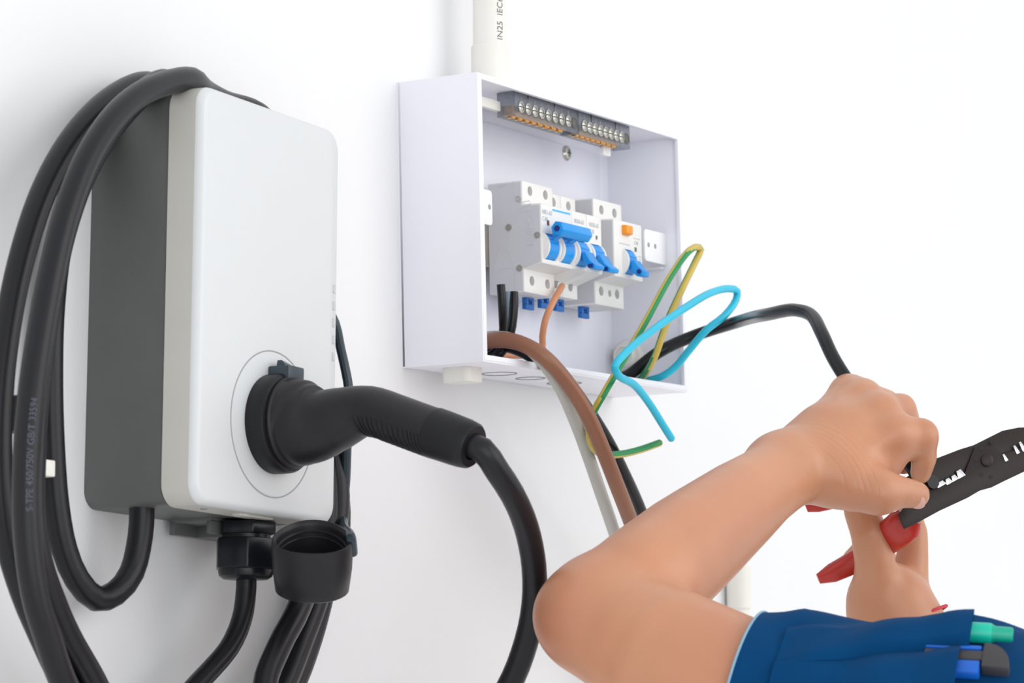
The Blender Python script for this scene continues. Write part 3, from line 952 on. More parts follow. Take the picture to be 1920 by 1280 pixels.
text_obj('lettering', 'C40', .0046, M['faint'], (.0012, -TNS-.0001, .0098), (1, 0, 0), (0, 0, 1), m, world=False)
text_obj('embossed_lettering', 'CHINT', .0078, M['mcbside'], (-.0003, -.0432, .0150), (0, 0, -1), (0, -1, 0), side, world=False, depth=.0003)
for t_, z_ in ((.0370, .0265), (.0285, .0070), (.0515, -.0005), (.0365, -.0228)):
    s_ = MB(); s_.lathe([(.0024, 0), (.0024, .0005), (.0017, .0005), (.0015, .0002), (.0008, .0002), (.0007, .0006), (.0002, .0006)], (-.0003, -t_, z_), (-1, 0, 0), 18)
    s_.build('rivet', M['screw'], side, world=False)
mk = MB()


def ridge(pts, r=.00028):
    mk.tube([(-.0003, -t, z) for t, z in pts], r, 5)


ridge([(.0205, .0370), (.0265, .0374)], .0006)
ridge([(.0330, .0395), (.0330, .0290), (.0355, .0286)])
ridge([(.0355, .0150), (.0375, .0170), (.0475, .0172)])
ridge([(.0365, .0200), (.0385, .0238), (.0460, .0246), (.0468, .0222), (.0400, .0198), (.0370, .0185), (.0365, .0200)])
ridge([(.0250, .0055), (.0285, .0038), (.0320, .0055)]); ridge([(.0285, .0038), (.0285, -.0045), (.0295, -.0050)])
ridge([(.0340, .0130), (.0315, .0062)])
ridge([(.0195, -.0245), (.0220, -.0222), (.0300, -.0220), (.0320, -.0240), (.0320, -.0360)])
ridge([(.0220, -.0060), (.0160, -.0200), (.0145, -.0380)]); ridge([(.0270, -.0060), (.0310, -.0165), (.0330, -.0240), (.0330, -.0375)])
mk.build('moulded_marks', M['mcbside'], side, world=False)

for k, (rate, lab) in enumerate((('C16', 'single-pole breaker with blue toggle down, directly right of the two-pole main breaker'),
                                 ('C20', 'single-pole breaker with blue toggle down, rightmost of the tight breaker row before the gap'))):
    m2, w, zd, _ = breaker('single_breaker', lab, A0+(2+k)*PN, 1, .0115, .0340, TNS, HB0+.003, HB1-.002, -.0208, .0222, 'mcb', .01)
    m2['group'] = 'single-pole breakers in the box'
    tg = MB()
    x0, x1 = .0045, .0045+PN*.62
    pr = [(TNS+.0045, zd-.002), (TNS+.0060, zd-.0075), (TNS+.0105, zd-.0122), (TNS+.0150, zd-.0125), (TNS+.0160, zd-.0100), (TNS+.0110, zd-.0062), (TNS+.0068, zd+.001)]
    sh = .006
    tg.loft([[(x0+(t-TNS)*.0, -t, z) for t, z in pr], [(x1, -t, z) for t, z in pr]])
    lv = tg.build('toggle_lever', M['blue'], m2, world=False, bevel=.0006)
    s_ = MB(); s_.box(x0-.0002, x0+.0003, -TNS-.0138, -TNS-.0098, zd-.0116, zd-.0088); s_.build('lever_socket', M['bluedark'], lv, world=False, smooth=0)
    tg = MB(); tg.box(.0130, .0152, -TNS-.0003, -TNS+.0002, .0052, .0080); tg.build('indicator_window', M['window2'], m2, world=False, smooth=0)
    text_obj('lettering', 'NXB-63', .0044, M['faint'], (.0030, -TNS-.0001, .0138), (1, 0, 0), (0, 0, 1), m2, world=False)
    text_obj('lettering', rate, .0044, M['faint'], (.0030, -TNS-.0001, .0088), (1, 0, 0), (0, 0, 1), m2, world=False)

AR = .0560
m3, w, zd, side3 = breaker('residual_current_breaker', 'two-pole breaker with orange test button and small blue toggle, standing apart on the right', AR, 2, .0115, .0395, TNS+.001, -.0385, .0405, -.0190, .0235, 'rcbo')
TN3 = TNS+.001
tg = MB(); pr = [(TN3+.0030, zd-.002), (TN3+.0050, zd-.0080), (TN3+.0095, zd-.0120), (TN3+.0140, zd-.0118), (TN3+.0145, zd-.0080), (TN3+.0105, zd-.0045), (TN3+.0068, zd+.001)]
tg.loft([[(.0165, -t, z) for t, z in pr], [(.0165+.0115, -t, z) for t, z in pr]])
lv = tg.build('toggle_lever', M['blue'], m3, world=False, bevel=.0008)
s_ = MB(); s_.lathe([(.0020, 0), (.0020, .0003), (.0004, .0003)], (.0165, -TN3-.0115, zd-.0085), (-1, 0, 0), 8); s_.build('lever_socket', M['bluedark'], lv, world=False)
tg = MB(); tg.add([(.0125, -TN3+.001, .0125), (.0235, -TN3+.001, .0125), (.0235, -TN3+.001, .0205), (.0125, -TN3+.001, .0205),
                   (.0130, -TN3-.0042, .0138), (.0230, -TN3-.0042, .0138), (.0230, -TN3-.0042, .0200), (.0130, -TN3-.0042, .0200)],
                  [(0, 1, 2, 3), (4, 5, 6, 7), (0, 1, 5, 4), (1, 2, 6, 5), (2, 3, 7, 6), (3, 0, 4, 7)])
tg.build('test_button', M['orange'], m3, world=False, bevel=.0007, label='orange push button')
tg = MB(); tg.box(.0325, .0355, -TN3-.0003, -TN3+.0002, .0025, .0058); tg.build('indicator_window', M['window2'], m3, world=False, smooth=0)
text_obj('lettering', 'C40', .0040, M['faint'], (.0318, -TN3-.0001, .0078), (1, 0, 0), (0, 0, 1), m3, world=False)
tg = MB()
for z_, x0, x1 in ((.0120, .0310, .0420), (-.0010, .0310, .0425), (-.0030, .0310, .0425), (-.0050, .0310, .0415), (-.0070, .0310, .0425), (-.0110, .0320, .0425), (.0060, .008, .024)):
    x = x0
    while x < x1:
        l = random.uniform(.0008, .0018); tg.box(x, x+l, -TN3-.0001, -TN3+.0001, z_, z_+.0007); x += l+.0005
tg.build('fine_print', M['faint'], m3, world=False, smooth=0)

# ------------------------------------------------------------------ wires of the box


def wire(name, pts, r, mt, label, cat, n=12, tip=None, e0=None, mi=0, group=None, cap=True):
    path_ = resample(pts, .005)
    if tip is None:
        b = MB(); b.tube(path_, r, n, mi, e0=e0)
        return tag(b.build(name, mt, None, smooth=60), label, cat, group)
    t = thing(name, label, cat, min(path_, key=lambda q: q[2]), group=group)
    b = MB(); b.tube(path_, r, n, mi, e0=e0)
    b.build('insulation', mt, t, smooth=60)
    b = MB(); d = path_[-1]-path_[-2]; d = d/np.linalg.norm(d)
    b.lathe([(r*.62, -.002), (r*.62, .0016), (r*.4, .0020)], path_[-1], d, 12)
    b.build('bare_end', M['metalcu'], t)
    return t


def bxp(u, v, t): return at(u, v, -t)


wire('breaker_lead', [bxp(939, 533, .046), bxp(941, 560, .046), bxp(943, 600, .044), bxp(943, 626, .040), bxp(934, 652, .034), bxp(916, 667, .028), bxp(890, 668, .022)], .0030, M['wirek'],
     'black wire stub at the main breaker, leftmost with a crumpled top end', 'wire', tip=True)
b = MB()
wire('breaker_lead', [bxp(963, 547, .046), bxp(963, 575, .046), bxp(960, 610, .044), bxp(952, 640, .040), bxp(938, 663, .034), bxp(915, 674, .028), bxp(890, 674, .022)], .0032, M['wirek'],
     'black wire below the main breaker, the right one of the dark pair', 'wire', tip=True)
wire('breaker_lead', [bxp(952, 546, .043), bxp(953, 580, .042), bxp(951, 612, .040), bxp(945, 640, .037), bxp(930, 664, .032), bxp(905, 672, .026)], .0024, M['wireg'],
     'thin grey blue wire squeezed between the two black wires', 'wire')
wire('copper_lead', [bxp(1054, 536, .042), bxp(1048, 546, .046), bxp(1036, 568, .048), bxp(1023, 598, .046), bxp(1017, 630, .042), bxp(1017, 655, .038), bxp(1011, 664, .034), bxp(995, 666, .031), bxp(960, 666, .024), bxp(930, 666, .018)], .0024, M['copper'],
     'tan copper coloured wire dropping from the single-pole breaker', 'wire')
bundle = [(905, 641), (935, 637), (972, 642), (1015, 665), (1062, 715), (1100, 775), (1130, 842), (1156, 908), (1180, 970), (1205, 1040), (1240, 1150), (1270, 1320)]
yy = [.032, .048, .064, .080, .090, .096, .098, .096, .090, .082, .070, .06]
go = [.006, .007, .008, .006, .010, .016, .020, .020, .020, .020, .020, .02]
ko = [.013, .014, .014, .012, .015, .020, .020, .020, .020, .020, .020, .02]
wire('feed_cable', [bxp(870, 648, .022)]+[bxp(u, v, y) for (u, v), y in zip(bundle, yy)], .0056, M['brown'], 'brown insulated cable arching out of the distribution box', 'cable')
gpts = [(905, 634), (940, 632), (975, 642), (1012, 672), (1048, 722), (1078, 788), (1102, 852), (1126, 922), (1148, 986), (1168, 1050), (1200, 1160), (1220, 1320)]
wire('feed_cable', [bxp(870, 640, .018)]+[bxp(u, v, y-o) for (u, v), y, o in zip(gpts, yy, go)], .0045, M['lgrey'], 'light grey cable arching out of the box just left of the brown one', 'cable')
kpts = [(905, 652), (940, 647), (975, 656), (1020, 682), (1065, 718), (1100, 765), (1138, 825), (1170, 888), (1200, 955), (1226, 1030), (1260, 1150), (1290, 1320)]
wire('feed_cable', [bxp(870, 662, .018)]+[bxp(u, v, y-o) for (u, v), y, o in zip(kpts, yy, ko)], .0047, M['wirek'], 'black cable arching out of the box just right of the brown one', 'cable')

gpath = [bxp(1196, 714, .036), bxp(1207, 704, .052), bxp(1228, 668, .076), bxp(1250, 605, .086), bxp(1282, 535, .093), bxp(1305, 488, .097), bxp(1314, 468, .098), bxp(1306, 463, .099), bxp(1290, 472, .100), bxp(1256, 520, .101),
         bxp(1212, 600, .103), bxp(1160, 690, .105), bxp(1128, 745, .101), bxp(1114, 770, .093), bxp(1105, 795, .0875), bxp(1105, 818, .087), bxp(1113, 840, .087), bxp(1128, 851, .0872), bxp(1165, 851, .088), bxp(1200, 843, .092), bxp(1237, 830, .098)]
ge0 = np.array([.6, .5, -.4])
gP, gT, gN, gB = frames(resample(gpath, .005), ge0)
_tc = -_F


def gy(i, j):
    # the yellow stripe winds slowly round the green insulation
    f = i/(len(gP)-1); a = 2*PI*(j+.5)/12
    n = gN[i]*math.cos(a)+gB[i]*math.sin(a)
    k1 = np.clip((f-.30)/.12, 0, 1); k2 = np.clip((f-.72)/.12, 0, 1)
    t = (_tc*.9+_R*.4)*(1-k1)+(-_R*.95+_tc*.25+_U*.2)*k1*(1-k2)+(-_U*.95+_tc*.15)*k2
    t = t-gT[i]*(t@gT[i])
    return 1 if n@t/np.linalg.norm(t) > .45 else 0


wire('earth_wire', gpath, .0026, [M['green'], M['yellow']], 'green and yellow striped earth wire looping in front of the box', 'wire', n=12, tip=True, mi=gy, e0=ge0)
wire('neutral_wire', [bxp(1190, 716, .036), bxp(1214, 713, .048), bxp(1246, 703, .064), bxp(1268, 686, .074), bxp(1290, 659, .086), bxp(1325, 618, .104), bxp(1358, 592, .112), bxp(1380, 562, .116), bxp(1382, 546, .117), bxp(1366, 541, .117), bxp(1332, 549, .117),
                      bxp(1286, 576, .117), bxp(1225, 618, .117), bxp(1172, 662, .117), bxp(1153, 688, .117), bxp(1159, 703, .116), bxp(1190, 722, .114), bxp(1218, 757, .112), bxp(1240, 792, .111), bxp(1259, 822, .110)],
     .0028, M['cyan'], 'bright cyan wire looping from the box with a cut end', 'wire', tip=True)
b0 = bxp(1110, 740, .020)
wire('outgoing_cable', [bxp(1158, 712, .026), bxp(1180, 702, .038), bxp(1235, 660, .060), bxp(1300, 630, .080), bxp(1380, 604, .120), pd(1440, 589, 2.17), pd(1490, 581, 2.13), pd(1520, 590, 2.11), pd(1541, 625, 2.08), pd(1562, 670, 2.06), pd(1590, 715, 2.045), pd(1630, 770, 2.035), pd(1690, 850, 2.03), pd(1735, 905, 2.02), pd(1750, 903, 2.012)],
     .0046, M['wirek'], 'black cable bowing from the box up and over into the gripping hand', 'cable')


# ------------------------------------------------------------------ smooth organic surfaces (blended tapered capsules)
def sdf_mesh(prims, h, smooth_it=2, extra=None):
    """prims: ([(a, ra, b, rb), ...], k), each a limb blended into the rest.  Polygonised with surface nets."""
    pts = np.array([p for g in prims for q in g[0] for p in (q[0], q[2])]); rr = max(max(q[1], q[3]) for g in prims for q in g[0])
    lo = pts.min(0)-rr-.006; hi = pts.max(0)+rr+.006
    n = np.ceil((hi-lo)/h).astype(int)+1
    D = np.full(n, .05, np.float32)
    ax_ = [lo[i]+h*np.arange(n[i]) for i in range(3)]
    for segs, k in prims:
        ep = np.array([p for q in segs for p in (q[0], q[2])]); pad = max(max(q[1], q[3]) for q in segs)+k+.012
        i0 = np.maximum(0, np.floor((ep.min(0)-pad-lo)/h).astype(int))
        i1 = np.minimum(n, np.ceil((ep.max(0)+pad-lo)/h).astype(int)+1)
        X, Y, Z = np.meshgrid(*[ax_[i][i0[i]:i1[i]].astype(np.float32) for i in range(3)], indexing='ij')
        d = None
        for a, ra, bq, rb in segs:
            a = np.asarray(a, float); ba = np.asarray(bq, float)-a; L2 = ba@ba+1e-12
            t = np.clip(((X-a[0])*ba[0]+(Y-a[1])*ba[1]+(Z-a[2])*ba[2])/L2, 0, 1)
            e = np.sqrt((X-a[0]-t*ba[0])**2+(Y-a[1]-t*ba[1])**2+(Z-a[2]-t*ba[2])**2)-(ra+t*(rb-ra))
            d = e if d is None else np.minimum(d, e)
        sl = tuple(slice(i0[i], i1[i]) for i in range(3))
        o = D[sl]
        hq = np.clip(.5+.5*(o-d)/k, 0, 1)
        D[sl] = (o*(1-hq)+d*hq-k*hq*(1-hq)).astype(np.float32)
    if extra is not None:
        D = extra(D, ax_)
    ins = D < 0
    cellmix = np.zeros(n-1, bool); c0 = ins[:-1, :-1, :-1]
    for dx in (0, 1):
        for dy in (0, 1):
            for dz in (0, 1):
                cellmix |= ins[dx:n[0]-1+dx, dy:n[1]-1+dy, dz:n[2]-1+dz] != c0
    idx = np.argwhere(cellmix)
    corners = [(x, y, z) for x in (0, 1) for y in (0, 1) for z in (0, 1)]
    val = {c: D[idx[:, 0]+c[0], idx[:, 1]+c[1], idx[:, 2]+c[2]] for c in corners}
    acc = np.zeros((len(idx), 3)); cnt = np.zeros(len(idx))
    for c in corners:
        for axn in range(3):
            if c[axn] == 0:
                e = list(c); e[axn] = 1; e = tuple(e)
                v0, v1 = val[c], val[e]
                mk_ = (v0 < 0) != (v1 < 0)
                t = np.where(mk_, v0/(v0-v1+1e-20), 0)
                p = np.tile(np.array(c, float), (len(idx), 1)); p[:, axn] += t
                acc[mk_] += p[mk_]; cnt[mk_] += 1
    V = lo+h*(idx+acc/cnt[:, None])
    vid = np.full(n-1, -1, np.int64); vid[tuple(idx.T)] = np.arange(len(idx))
    F = []
    for axn in range(3):
        o1, o2 = [(1, 2), (2, 0), (0, 1)][axn]
        s0 = [slice(None)]*3; s1 = [slice(None)]*3
        s0[axn] = slice(0, -1); s1[axn] = slice(1, None)
        A, Bq = ins[tuple(s0)], ins[tuple(s1)]
        e = np.argwhere(A != Bq)
        e = e[(e[:, o1] > 0) & (e[:, o2] > 0) & (e[:, o1] < n[o1]-1) & (e[:, o2] < n[o2]-1)]
        sg = A[tuple(e.T)]

        def off(d1, d2):
            q = e.copy(); q[:, o1] += d1; q[:, o2] += d2
            return vid[tuple(q.T)]
        q = np.stack([off(-1, -1), off(0, -1), off(0, 0), off(-1, 0)], 1)
        q[~sg] = q[~sg][:, ::-1]
        F.append(q)
    F = np.concatenate(F); F = F[(F >= 0).all(1)]
    for _ in range(smooth_it):
        s = np.zeros_like(V); c = np.zeros(len(V))
        for i in range(4):
            a, bq = F[:, i], F[:, (i+1) % 4]
            np.add.at(s, a, V[bq]); np.add.at(c, a, 1)
            np.add.at(s, bq, V[a]); np.add.at(c, bq, 1)
        V = V*.5+(s/np.maximum(c, 1)[:, None])*.5
    return V, F


def mesh_np(name, V, F, mt):
    me = bpy.data.meshes.new(name)
    me.vertices.add(len(V)); me.vertices.foreach_set('co', np.asarray(V, np.float32).ravel())
    me.loops.add(F.size); me.loops.foreach_set('vertex_index', F.ravel().astype(np.int32))
    me.polygons.add(len(F)); me.polygons.foreach_set('loop_start', np.arange(0, F.size, 4, dtype=np.int32))
    me.polygons.foreach_set('loop_total', np.full(len(F), 4, np.int32))
    me.update(calc_edges=True); me.validate()
    me.materials.append(mt)
    return me


def J(u, v, D, rpx):
    """a joint seen at a pixel, at camera distance D, with a radius given in pixels"""
    return pd(u, v, D), rpx*D/FPX


def cone(p, q, k): return ([(p[0], p[1], q[0], q[1])], k)


def chain(js, k): return [([(js[i][0], js[i][1], js[i+1][0], js[i+1][1]) for i in range(len(js)-1)], k)]


person = thing('person', 'person in navy short-sleeved work shirt gripping a cable with bare left arm raised', 'person', pd(1900, 1700, 1.80))
# left arm: forearm built from two side-by-side strands so that the wrist is flat
arm = []
arm += chain([J(1118, 1158, 1.775, 102), J(1186, 1098, 1.79, 98), J(1283, 1022, 1.835, 94), J(1386, 944, 1.895, 80), J(1474, 880, 1.948, 62)], .022)
arm += chain([J(1225, 1096, 1.80, 93), J(1318, 1014, 1.855, 76), J(1416, 930, 1.925, 51), J(1504, 876, 1.962, 45)], .016)
arm += chain([J(1456, 874, 1.955, 50), J(1508, 848, 1.975, 52), J(1550, 822, 1.985, 60)], .02)
arm += chain([J(1504, 876, 1.962, 45), J(1556, 870, 1.965, 52)], .012)
# point of the elbow, wrist bone
arm += [cone(J(1070, 1152, 1.785, 56), J(1104, 1128, 1.785, 60), .02)]
arm += [cone(J(1474, 842, 1.985, 30), J(1484, 836, 1.985, 28), .012)]
# upper arm
arm += chain([J(1124, 1160, 1.775, 108), J(1255, 1240, 1.745, 138), J(1392, 1312, 1.72, 152), J(1560, 1352, 1.70, 145), J(1760, 1380, 1.69, 145)], .010)
# back of the hand
mc = [(J(1560, 884, 1.962, 54), J(1674, 818, 1.978, 40)), (J(1552, 862, 1.972, 54), J(1646, 776, 1.995, 40)), (J(1545, 842, 1.985, 52), J(1616, 748, 2.02, 37)), (J(1540, 826, 1.995, 48), J(1590, 737, 2.042, 33))]
for p_, q_ in mc: arm.append(cone(p_, q_, .016))
arm += [cone(J(1600, 850, 1.985, 50), J(1640, 860, 1.99, 52), .02)]
# knuckles and tendons on the back of the hand
for (p_, q_), (u_, v_, D_) in zip(mc, ((1676, 812, 1.9685), (1650, 772, 1.986), (1620, 744, 2.010), (1593, 733, 2.033))):
    kp = J(u_, v_, D_, 24)
    arm.append(cone(kp, J(u_+6, v_, D_, 22), .010))
    tb_ = (p_[0]+(CAM-p_[0])/np.linalg.norm(CAM-p_[0])*(p_[1]-.0035), .0045)
    arm.append(cone(tb_, (kp[0]+(CAM-kp[0])/np.linalg.norm(CAM-kp[0])*(kp[1]-.0042), .0036), .006))
# thumb
arm += chain([J(1578, 898, 1.958, 50), J(1608, 910, 1.952, 50), J(1648, 922, 1.948, 42)], .012)
arm += chain([J(1648, 922, 1.948, 40), J(1686, 922, 1.952, 31), J(1718, 927, 1.962, 26)], .006)
# fingers curled round the cable
arm += chain([J(1674, 818, 1.978, 38), J(1727, 817, 1.982, 31)], .008)
arm += chain([J(1727, 817, 1.982, 30), J(1733, 858, 1.992, 24), J(1726, 888, 2.0, 20)], .005)
arm += chain([J(1646, 776, 1.995, 38), J(1688, 767, 2.015, 31), J(1706, 815, 2.045, 26), J(1694, 868, 2.045, 22)], .005)
arm += chain([J(1616, 748, 2.02, 35), J(1660, 758, 2.05, 29), J(1682, 805, 2.075, 25), J(1668, 858, 2.068, 21)], .005)
arm += chain([J(1590, 737, 2.042, 32), J(1628, 752, 2.075, 25), J(1650, 795, 2.095, 22), J(1640, 840, 2.085, 19)], .005)
V1, F1 = sdf_mesh(arm, .0017, 5)
# right hand reaching up from below, and its forearm
rh = []
rh += chain([J(1690, 1205, 2.06, 80), J(1668, 1130, 2.06, 70)], .02)
rh += chain([J(1664, 1130, 2.06, 66), J(1702, 1120, 2.078, 40)], .016)
rh += chain([J(1646, 1112, 2.052, 48), J(1640, 1052, 2.040, 38), J(1630, 1000, 2.036, 35), J(1614, 955, 2.045, 33)], .007)
rh += chain([J(1702, 1112, 2.080, 40), J(1710, 1050, 2.088, 31), J(1713, 1000, 2.094, 27), J(1704, 968, 2.10, 25)], .004)
rh += chain([J(1670, 1090, 2.11, 40), J(1650, 1045, 2.13, 28), J(1620, 1030, 2.125, 24)], .006)
rh += chain([J(1650, 1100, 2.12, 38), J(1625, 1065, 2.14, 26), J(1600, 1050, 2.13, 22)], .006)
rh += chain([J(1692, 1205, 2.06, 84), J(1760, 1330, 2.05, 104), J(1850, 1500, 2.02, 130), J(1960, 1640, 1.98, 150)], .02)
rh += chain([J(1960, 1640, 1.98, 150), J(2150, 1560, 1.9, 170), J(2300, 1500, 1.85, 170)], .02)
V2, F2 = sdf_mesh(rh, .0021, 3)
# chest under the shirt, joining both arms
ch_ = chain([J(1740, 1380, 1.69, 145), J(1960, 1420, 1.70, 190), J(2200, 1520, 1.78, 260), J(2380, 1480, 1.86, 200)], .03) + [cone(J(2150, 1560, 1.77, 260), J(2150, 1950, 1.77, 280), .03)]
V3, F3 = sdf_mesh(ch_, .006, 2)
V = np.concatenate([V1, V2, V3]); Fq = np.concatenate([F1, F2+len(V1), F3+len(V1)+len(V2)])
body = link('body', mesh_np('body', V, Fq, M['skin']), person, 180, True)
# thumbnail
tp, tr = J(1722, 936, 1.958, 25)
tocam = (CAM-tp)/np.linalg.norm(CAM-tp)
b = MB()
n_ = tocam*.80+np.array([0, 0, -1])*.55; n_ /= np.linalg.norm(n_)
tdir = pd(1718, 927, 1.962)-pd(1686, 922, 1.952); tdir -= n_*(tdir@n_); tdir /= np.linalg.norm(tdir); tw = np.cross(n_, tdir)
base = J(1716, 927, 1.961, 26)
grid = []
for i in range(9):
    row = []
    for j in range(9):
        x = -1+2*i/8; y = -1+2*j/8
        x2 = x*math.sqrt(1-y*y/2); y2 = y*math.sqrt(1-x*x/2)
        an = y2*.62
        row.append(base[0]+(n_*math.cos(an)+tw*math.sin(an))*(base[1]+.0002-.0010*max(0, x2)**2)+tdir*(x2*.0058+.001))
    grid.append(row)
vs = [p for r_ in grid for p in r_]
vs2 = [p-n_*.0012 for p in vs]
fs = [(i*9+j, i*9+j+1, i*9+j+10, i*9+j+9) for i in range(8) for j in range(8)]
b.add(vs, fs); b.add(vs2, fs)
b.build('thumbnail', M['nail'], person, smooth=70)

# shirt: near sleeve with folds, shoulder, torso
slv = thing


def fold(s, t):
    return (.0026*math.sin(9*s*5.0+2.2*math.sin(t*2)+t*1.5)+.0016*math.sin(23*s*3.1+3*t)+.0012*math.sin(5*t+s*16))


keyP = [J(1396, 1312, 1.72, 169), J(1480, 1332, 1.712, 174), J(1600, 1345, 1.702, 181), J(1720, 1356, 1.692, 189), J(1840, 1372, 1.685, 197), J(1960, 1410, 1.69, 208), J(2080, 1470, 1.70, 226), J(2240, 1560, 1.76, 270)]
ctr = resample([k[0] for k in keyP], .0035)
L = np.concatenate([[0], np.cumsum([np.linalg.norm(ctr[i+1]-ctr[i]) for i in range(len(ctr)-1)])])
kl = [L[int(np.argmin([np.linalg.norm(c-k[0]) for c in ctr]))] for k in keyP]
P, T, N, B = frames(ctr, (0, 0, 1))
b = MB(); NS = 96
loops = []
for i in range(len(P)):
    r = float(np.interp(L[i], kl, [k[1] for k in keyP])); s = L[i]
    amp = min(1, s/.025)
    loops.append([P[i]+(N[i]*math.cos(2*PI*j/NS)+B[i]*math.sin(2*PI*j/NS))*(r+amp*max(-.0012, fold(s, 2*PI*j/NS)*1.2)) for j in range(NS)])
inner = [[P[0]+(q-P[0])*.965+T[0]*.001 for q in loops[0]], [P[6]+(q-P[6])*.955 for q in loops[6]]]
b.loft([inner[1], inner[0]]+loops, False, True)
sleeve = b.build('shirt', M['navy'], person, smooth=80)
hm = MB(); hl = [loops[0][j] for j in range(NS)]+[loops[0][0]]
hm.tube(hl, .0008, 6, caps=False)
hm.build('sleeve_hem', M['hem'], sleeve, smooth=70)
tz = MB()
V4, F4 = sdf_mesh(chain([J(1960, 1440, 1.70, 215), J(2200, 1520, 1.78, 300), J(2380, 1480, 1.86, 230)], .03) + [cone(J(2150, 1560, 1.77, 310), J(2150, 1980, 1.77, 320), .03)] + chain([J(2380, 1480, 1.86, 215), J(2240, 1530, 1.88, 205)], .02), .006, 2)
link('shirt_torso', mesh_np('shirt_torso', V4, F4, M['navy']), person, 180, True)

# sleeve pocket: a sheet standing off the sleeve, open towards the shoulder


def sleeve_pt(s, th, off):
    i = int(min(len(P)-2, max(0, np.searchsorted(L, s)-1)))
    r = float(np.interp(s, kl, [k[1] for k in keyP]))
    return P[i]+(s-L[i])*T[i]+(N[i]*math.cos(th)+B[i]*math.sin(th))*(r+off)


tocam = CAM-P[30]
# angle round the sleeve that faces the camera
tc_ = tocam-T[30]*(tocam@T[30]); th0 = math.atan2(tc_@B[30], tc_@N[30])
sg = 1 if math.sin(th0) > 0 else -1


def pocket(name, s0, s1, t0, t1, o1, bulge):
    b = MB(); NI, NJ = 34, 22
    rows_o, rows_i = [], []
    for i in range(NI+1):
        s = s0+(s1-s0)*i/NI
        ro, ri = [], []
        for j in range(NJ+1):
            q = j/NJ; f_ = i/NI
            th = sg*(t0[0]+(t0[1]-t0[0])*f_ + ((t1[0]+(t1[1]-t1[0])*f_)-(t0[0]+(t0[1]-t0[0])*f_))*q)
            edge = min(1, q*6, (1-q)*6)
            off = .0020+o1*f_*(.35+.65*edge)+bulge*math.sin(PI*q)*f_**1.5+.0010*math.sin(60*s+q*5)+.0008*math.sin(160*s+1)
            ro.append(sleeve_pt(s, th, off)); ri.append(sleeve_pt(s, th, off-.0016))
        rows_o.append(ro); rows_i.append(ri)
    b.loft([rows_o[i]+rows_i[i][::-1] for i in range(NI+1)])
    return b.build(name, M['navy'], sleeve, smooth=70)


def to_px(X):
    d_ = X-CAM
    return 960+FPX*(d_@_R)/(d_@_F), 640-FPX*(d_@_U)/(d_@_F)


def spot(u, v, off):
    """place on the sleeve (distance along it, angle round it) seen at a pixel"""
    best = min(((to_px(sleeve_pt(q, sg*t, off)), q, t) for q in np.linspace(.02, .24, 90) for t in np.linspace(.02, 1.9, 95)),
               key=lambda w: (w[0][0]-u)**2+(w[0][1]-v)**2)
    return best[1], best[2]


eT = spot(1812, 1182, .008); eM = spot(1811, 1205, .010); eB = spot(1803, 1262, .010)
gT = spot(1470, 1185, .003); gM = spot(1450, 1238, .003)
sE = eM[0]
pocket('pen_pocket', gM[0], sE, (gT[1]*.8, max(.03, eT[1]-.22)), (gM[1]+.02, eM[1]+.03), .0105, .0035)
pocket('knife_pocket', gM[0], sE-.002, (gM[1]-.02, eM[1]-.02), (gM[1]+1.0, eM[1]+1.0), .0105, .003)

# marker and cutter knife in the pockets
tM = spot(1850, 1184, .007)[1]
mk0, mk1 = sleeve_pt(sE-.020, sg*tM, .0055), sleeve_pt(spot(1898, 1188, .007)[0], sg*tM, .0075)
mm = thing('marker_pen', 'bright green marker pen sticking out of the sleeve pocket', 'marker', mk0)
d = mk1-mk0; ln_ = np.linalg.norm(d); d = d/ln_
b = MB(); b.lathe([(.0052, 0), (.0056, .001), (.0056, ln_-.0120), (.0052, ln_-.0112)], mk0, d, 28); b.build('barrel', M['marker'], mm)
b = MB(); b.lathe([(.0050, ln_-.0115), (.0048, ln_-.0105), (.0042, ln_-.0095), (.0041, ln_-.001), (.0034, ln_)], mk0, d, 28); b.build('end_plug', M['markergreen'], mm)
tK = spot(1850, 1232, .008)[1]
k0, k1 = sleeve_pt(sE-.018, sg*tK, .0040), sleeve_pt(spot(1866, 1232, .007)[0], sg*tK, .0070)
kn = thing('cutter_knife', 'dark grey and blue cutter knife in the sleeve pocket below the marker', 'knife', k0)
d = k1-k0; ln_ = np.linalg.norm(d); d = d/ln_
i30 = int(np.searchsorted(L, sE))-1
nn = (N[i30]*math.cos(sg*tK)+B[i30]*math.sin(sg*tK)); nn = nn-d*(nn@d); nn /= np.linalg.norm(nn); ww = np.cross(d, nn)
if ww[2] < 0: ww = -ww
b = MB(); b.prism([(0, -.0028), (ln_-.004, -.0028), (ln_-.004, .0036), (0, .0036)], k0-nn*.002, d, ww, nn*.0055); b.build('spine', M['knifegrey'], kn, bevel=.0008)
pr = [(ln_-.006, -.0075), (ln_+.0080, -.0080)]+[(ln_-.004+.0125*math.cos(a), -.0060+.0140*math.sin(a)) for a in np.linspace(.1, 1.70, 9)]+[(ln_-.006, .0078)]
b = MB(); b.prism(pr, k0-nn*.0035, d, ww, nn*.0080); b.build('end_cap', M['knifegrey'], kn, bevel=.0018)
for z0, z1 in ((.0040, .0068), (-.0115, -.0032)):
    b = MB(); b.prism([(0, z0), (ln_-.007, z0), (ln_-.007, z1), (0, z1)], k0-nn*.003, d, ww, nn*.0068); b.build('blue_grip', M['knifeblue'], kn, bevel=.0010, label='bright blue grip strip')
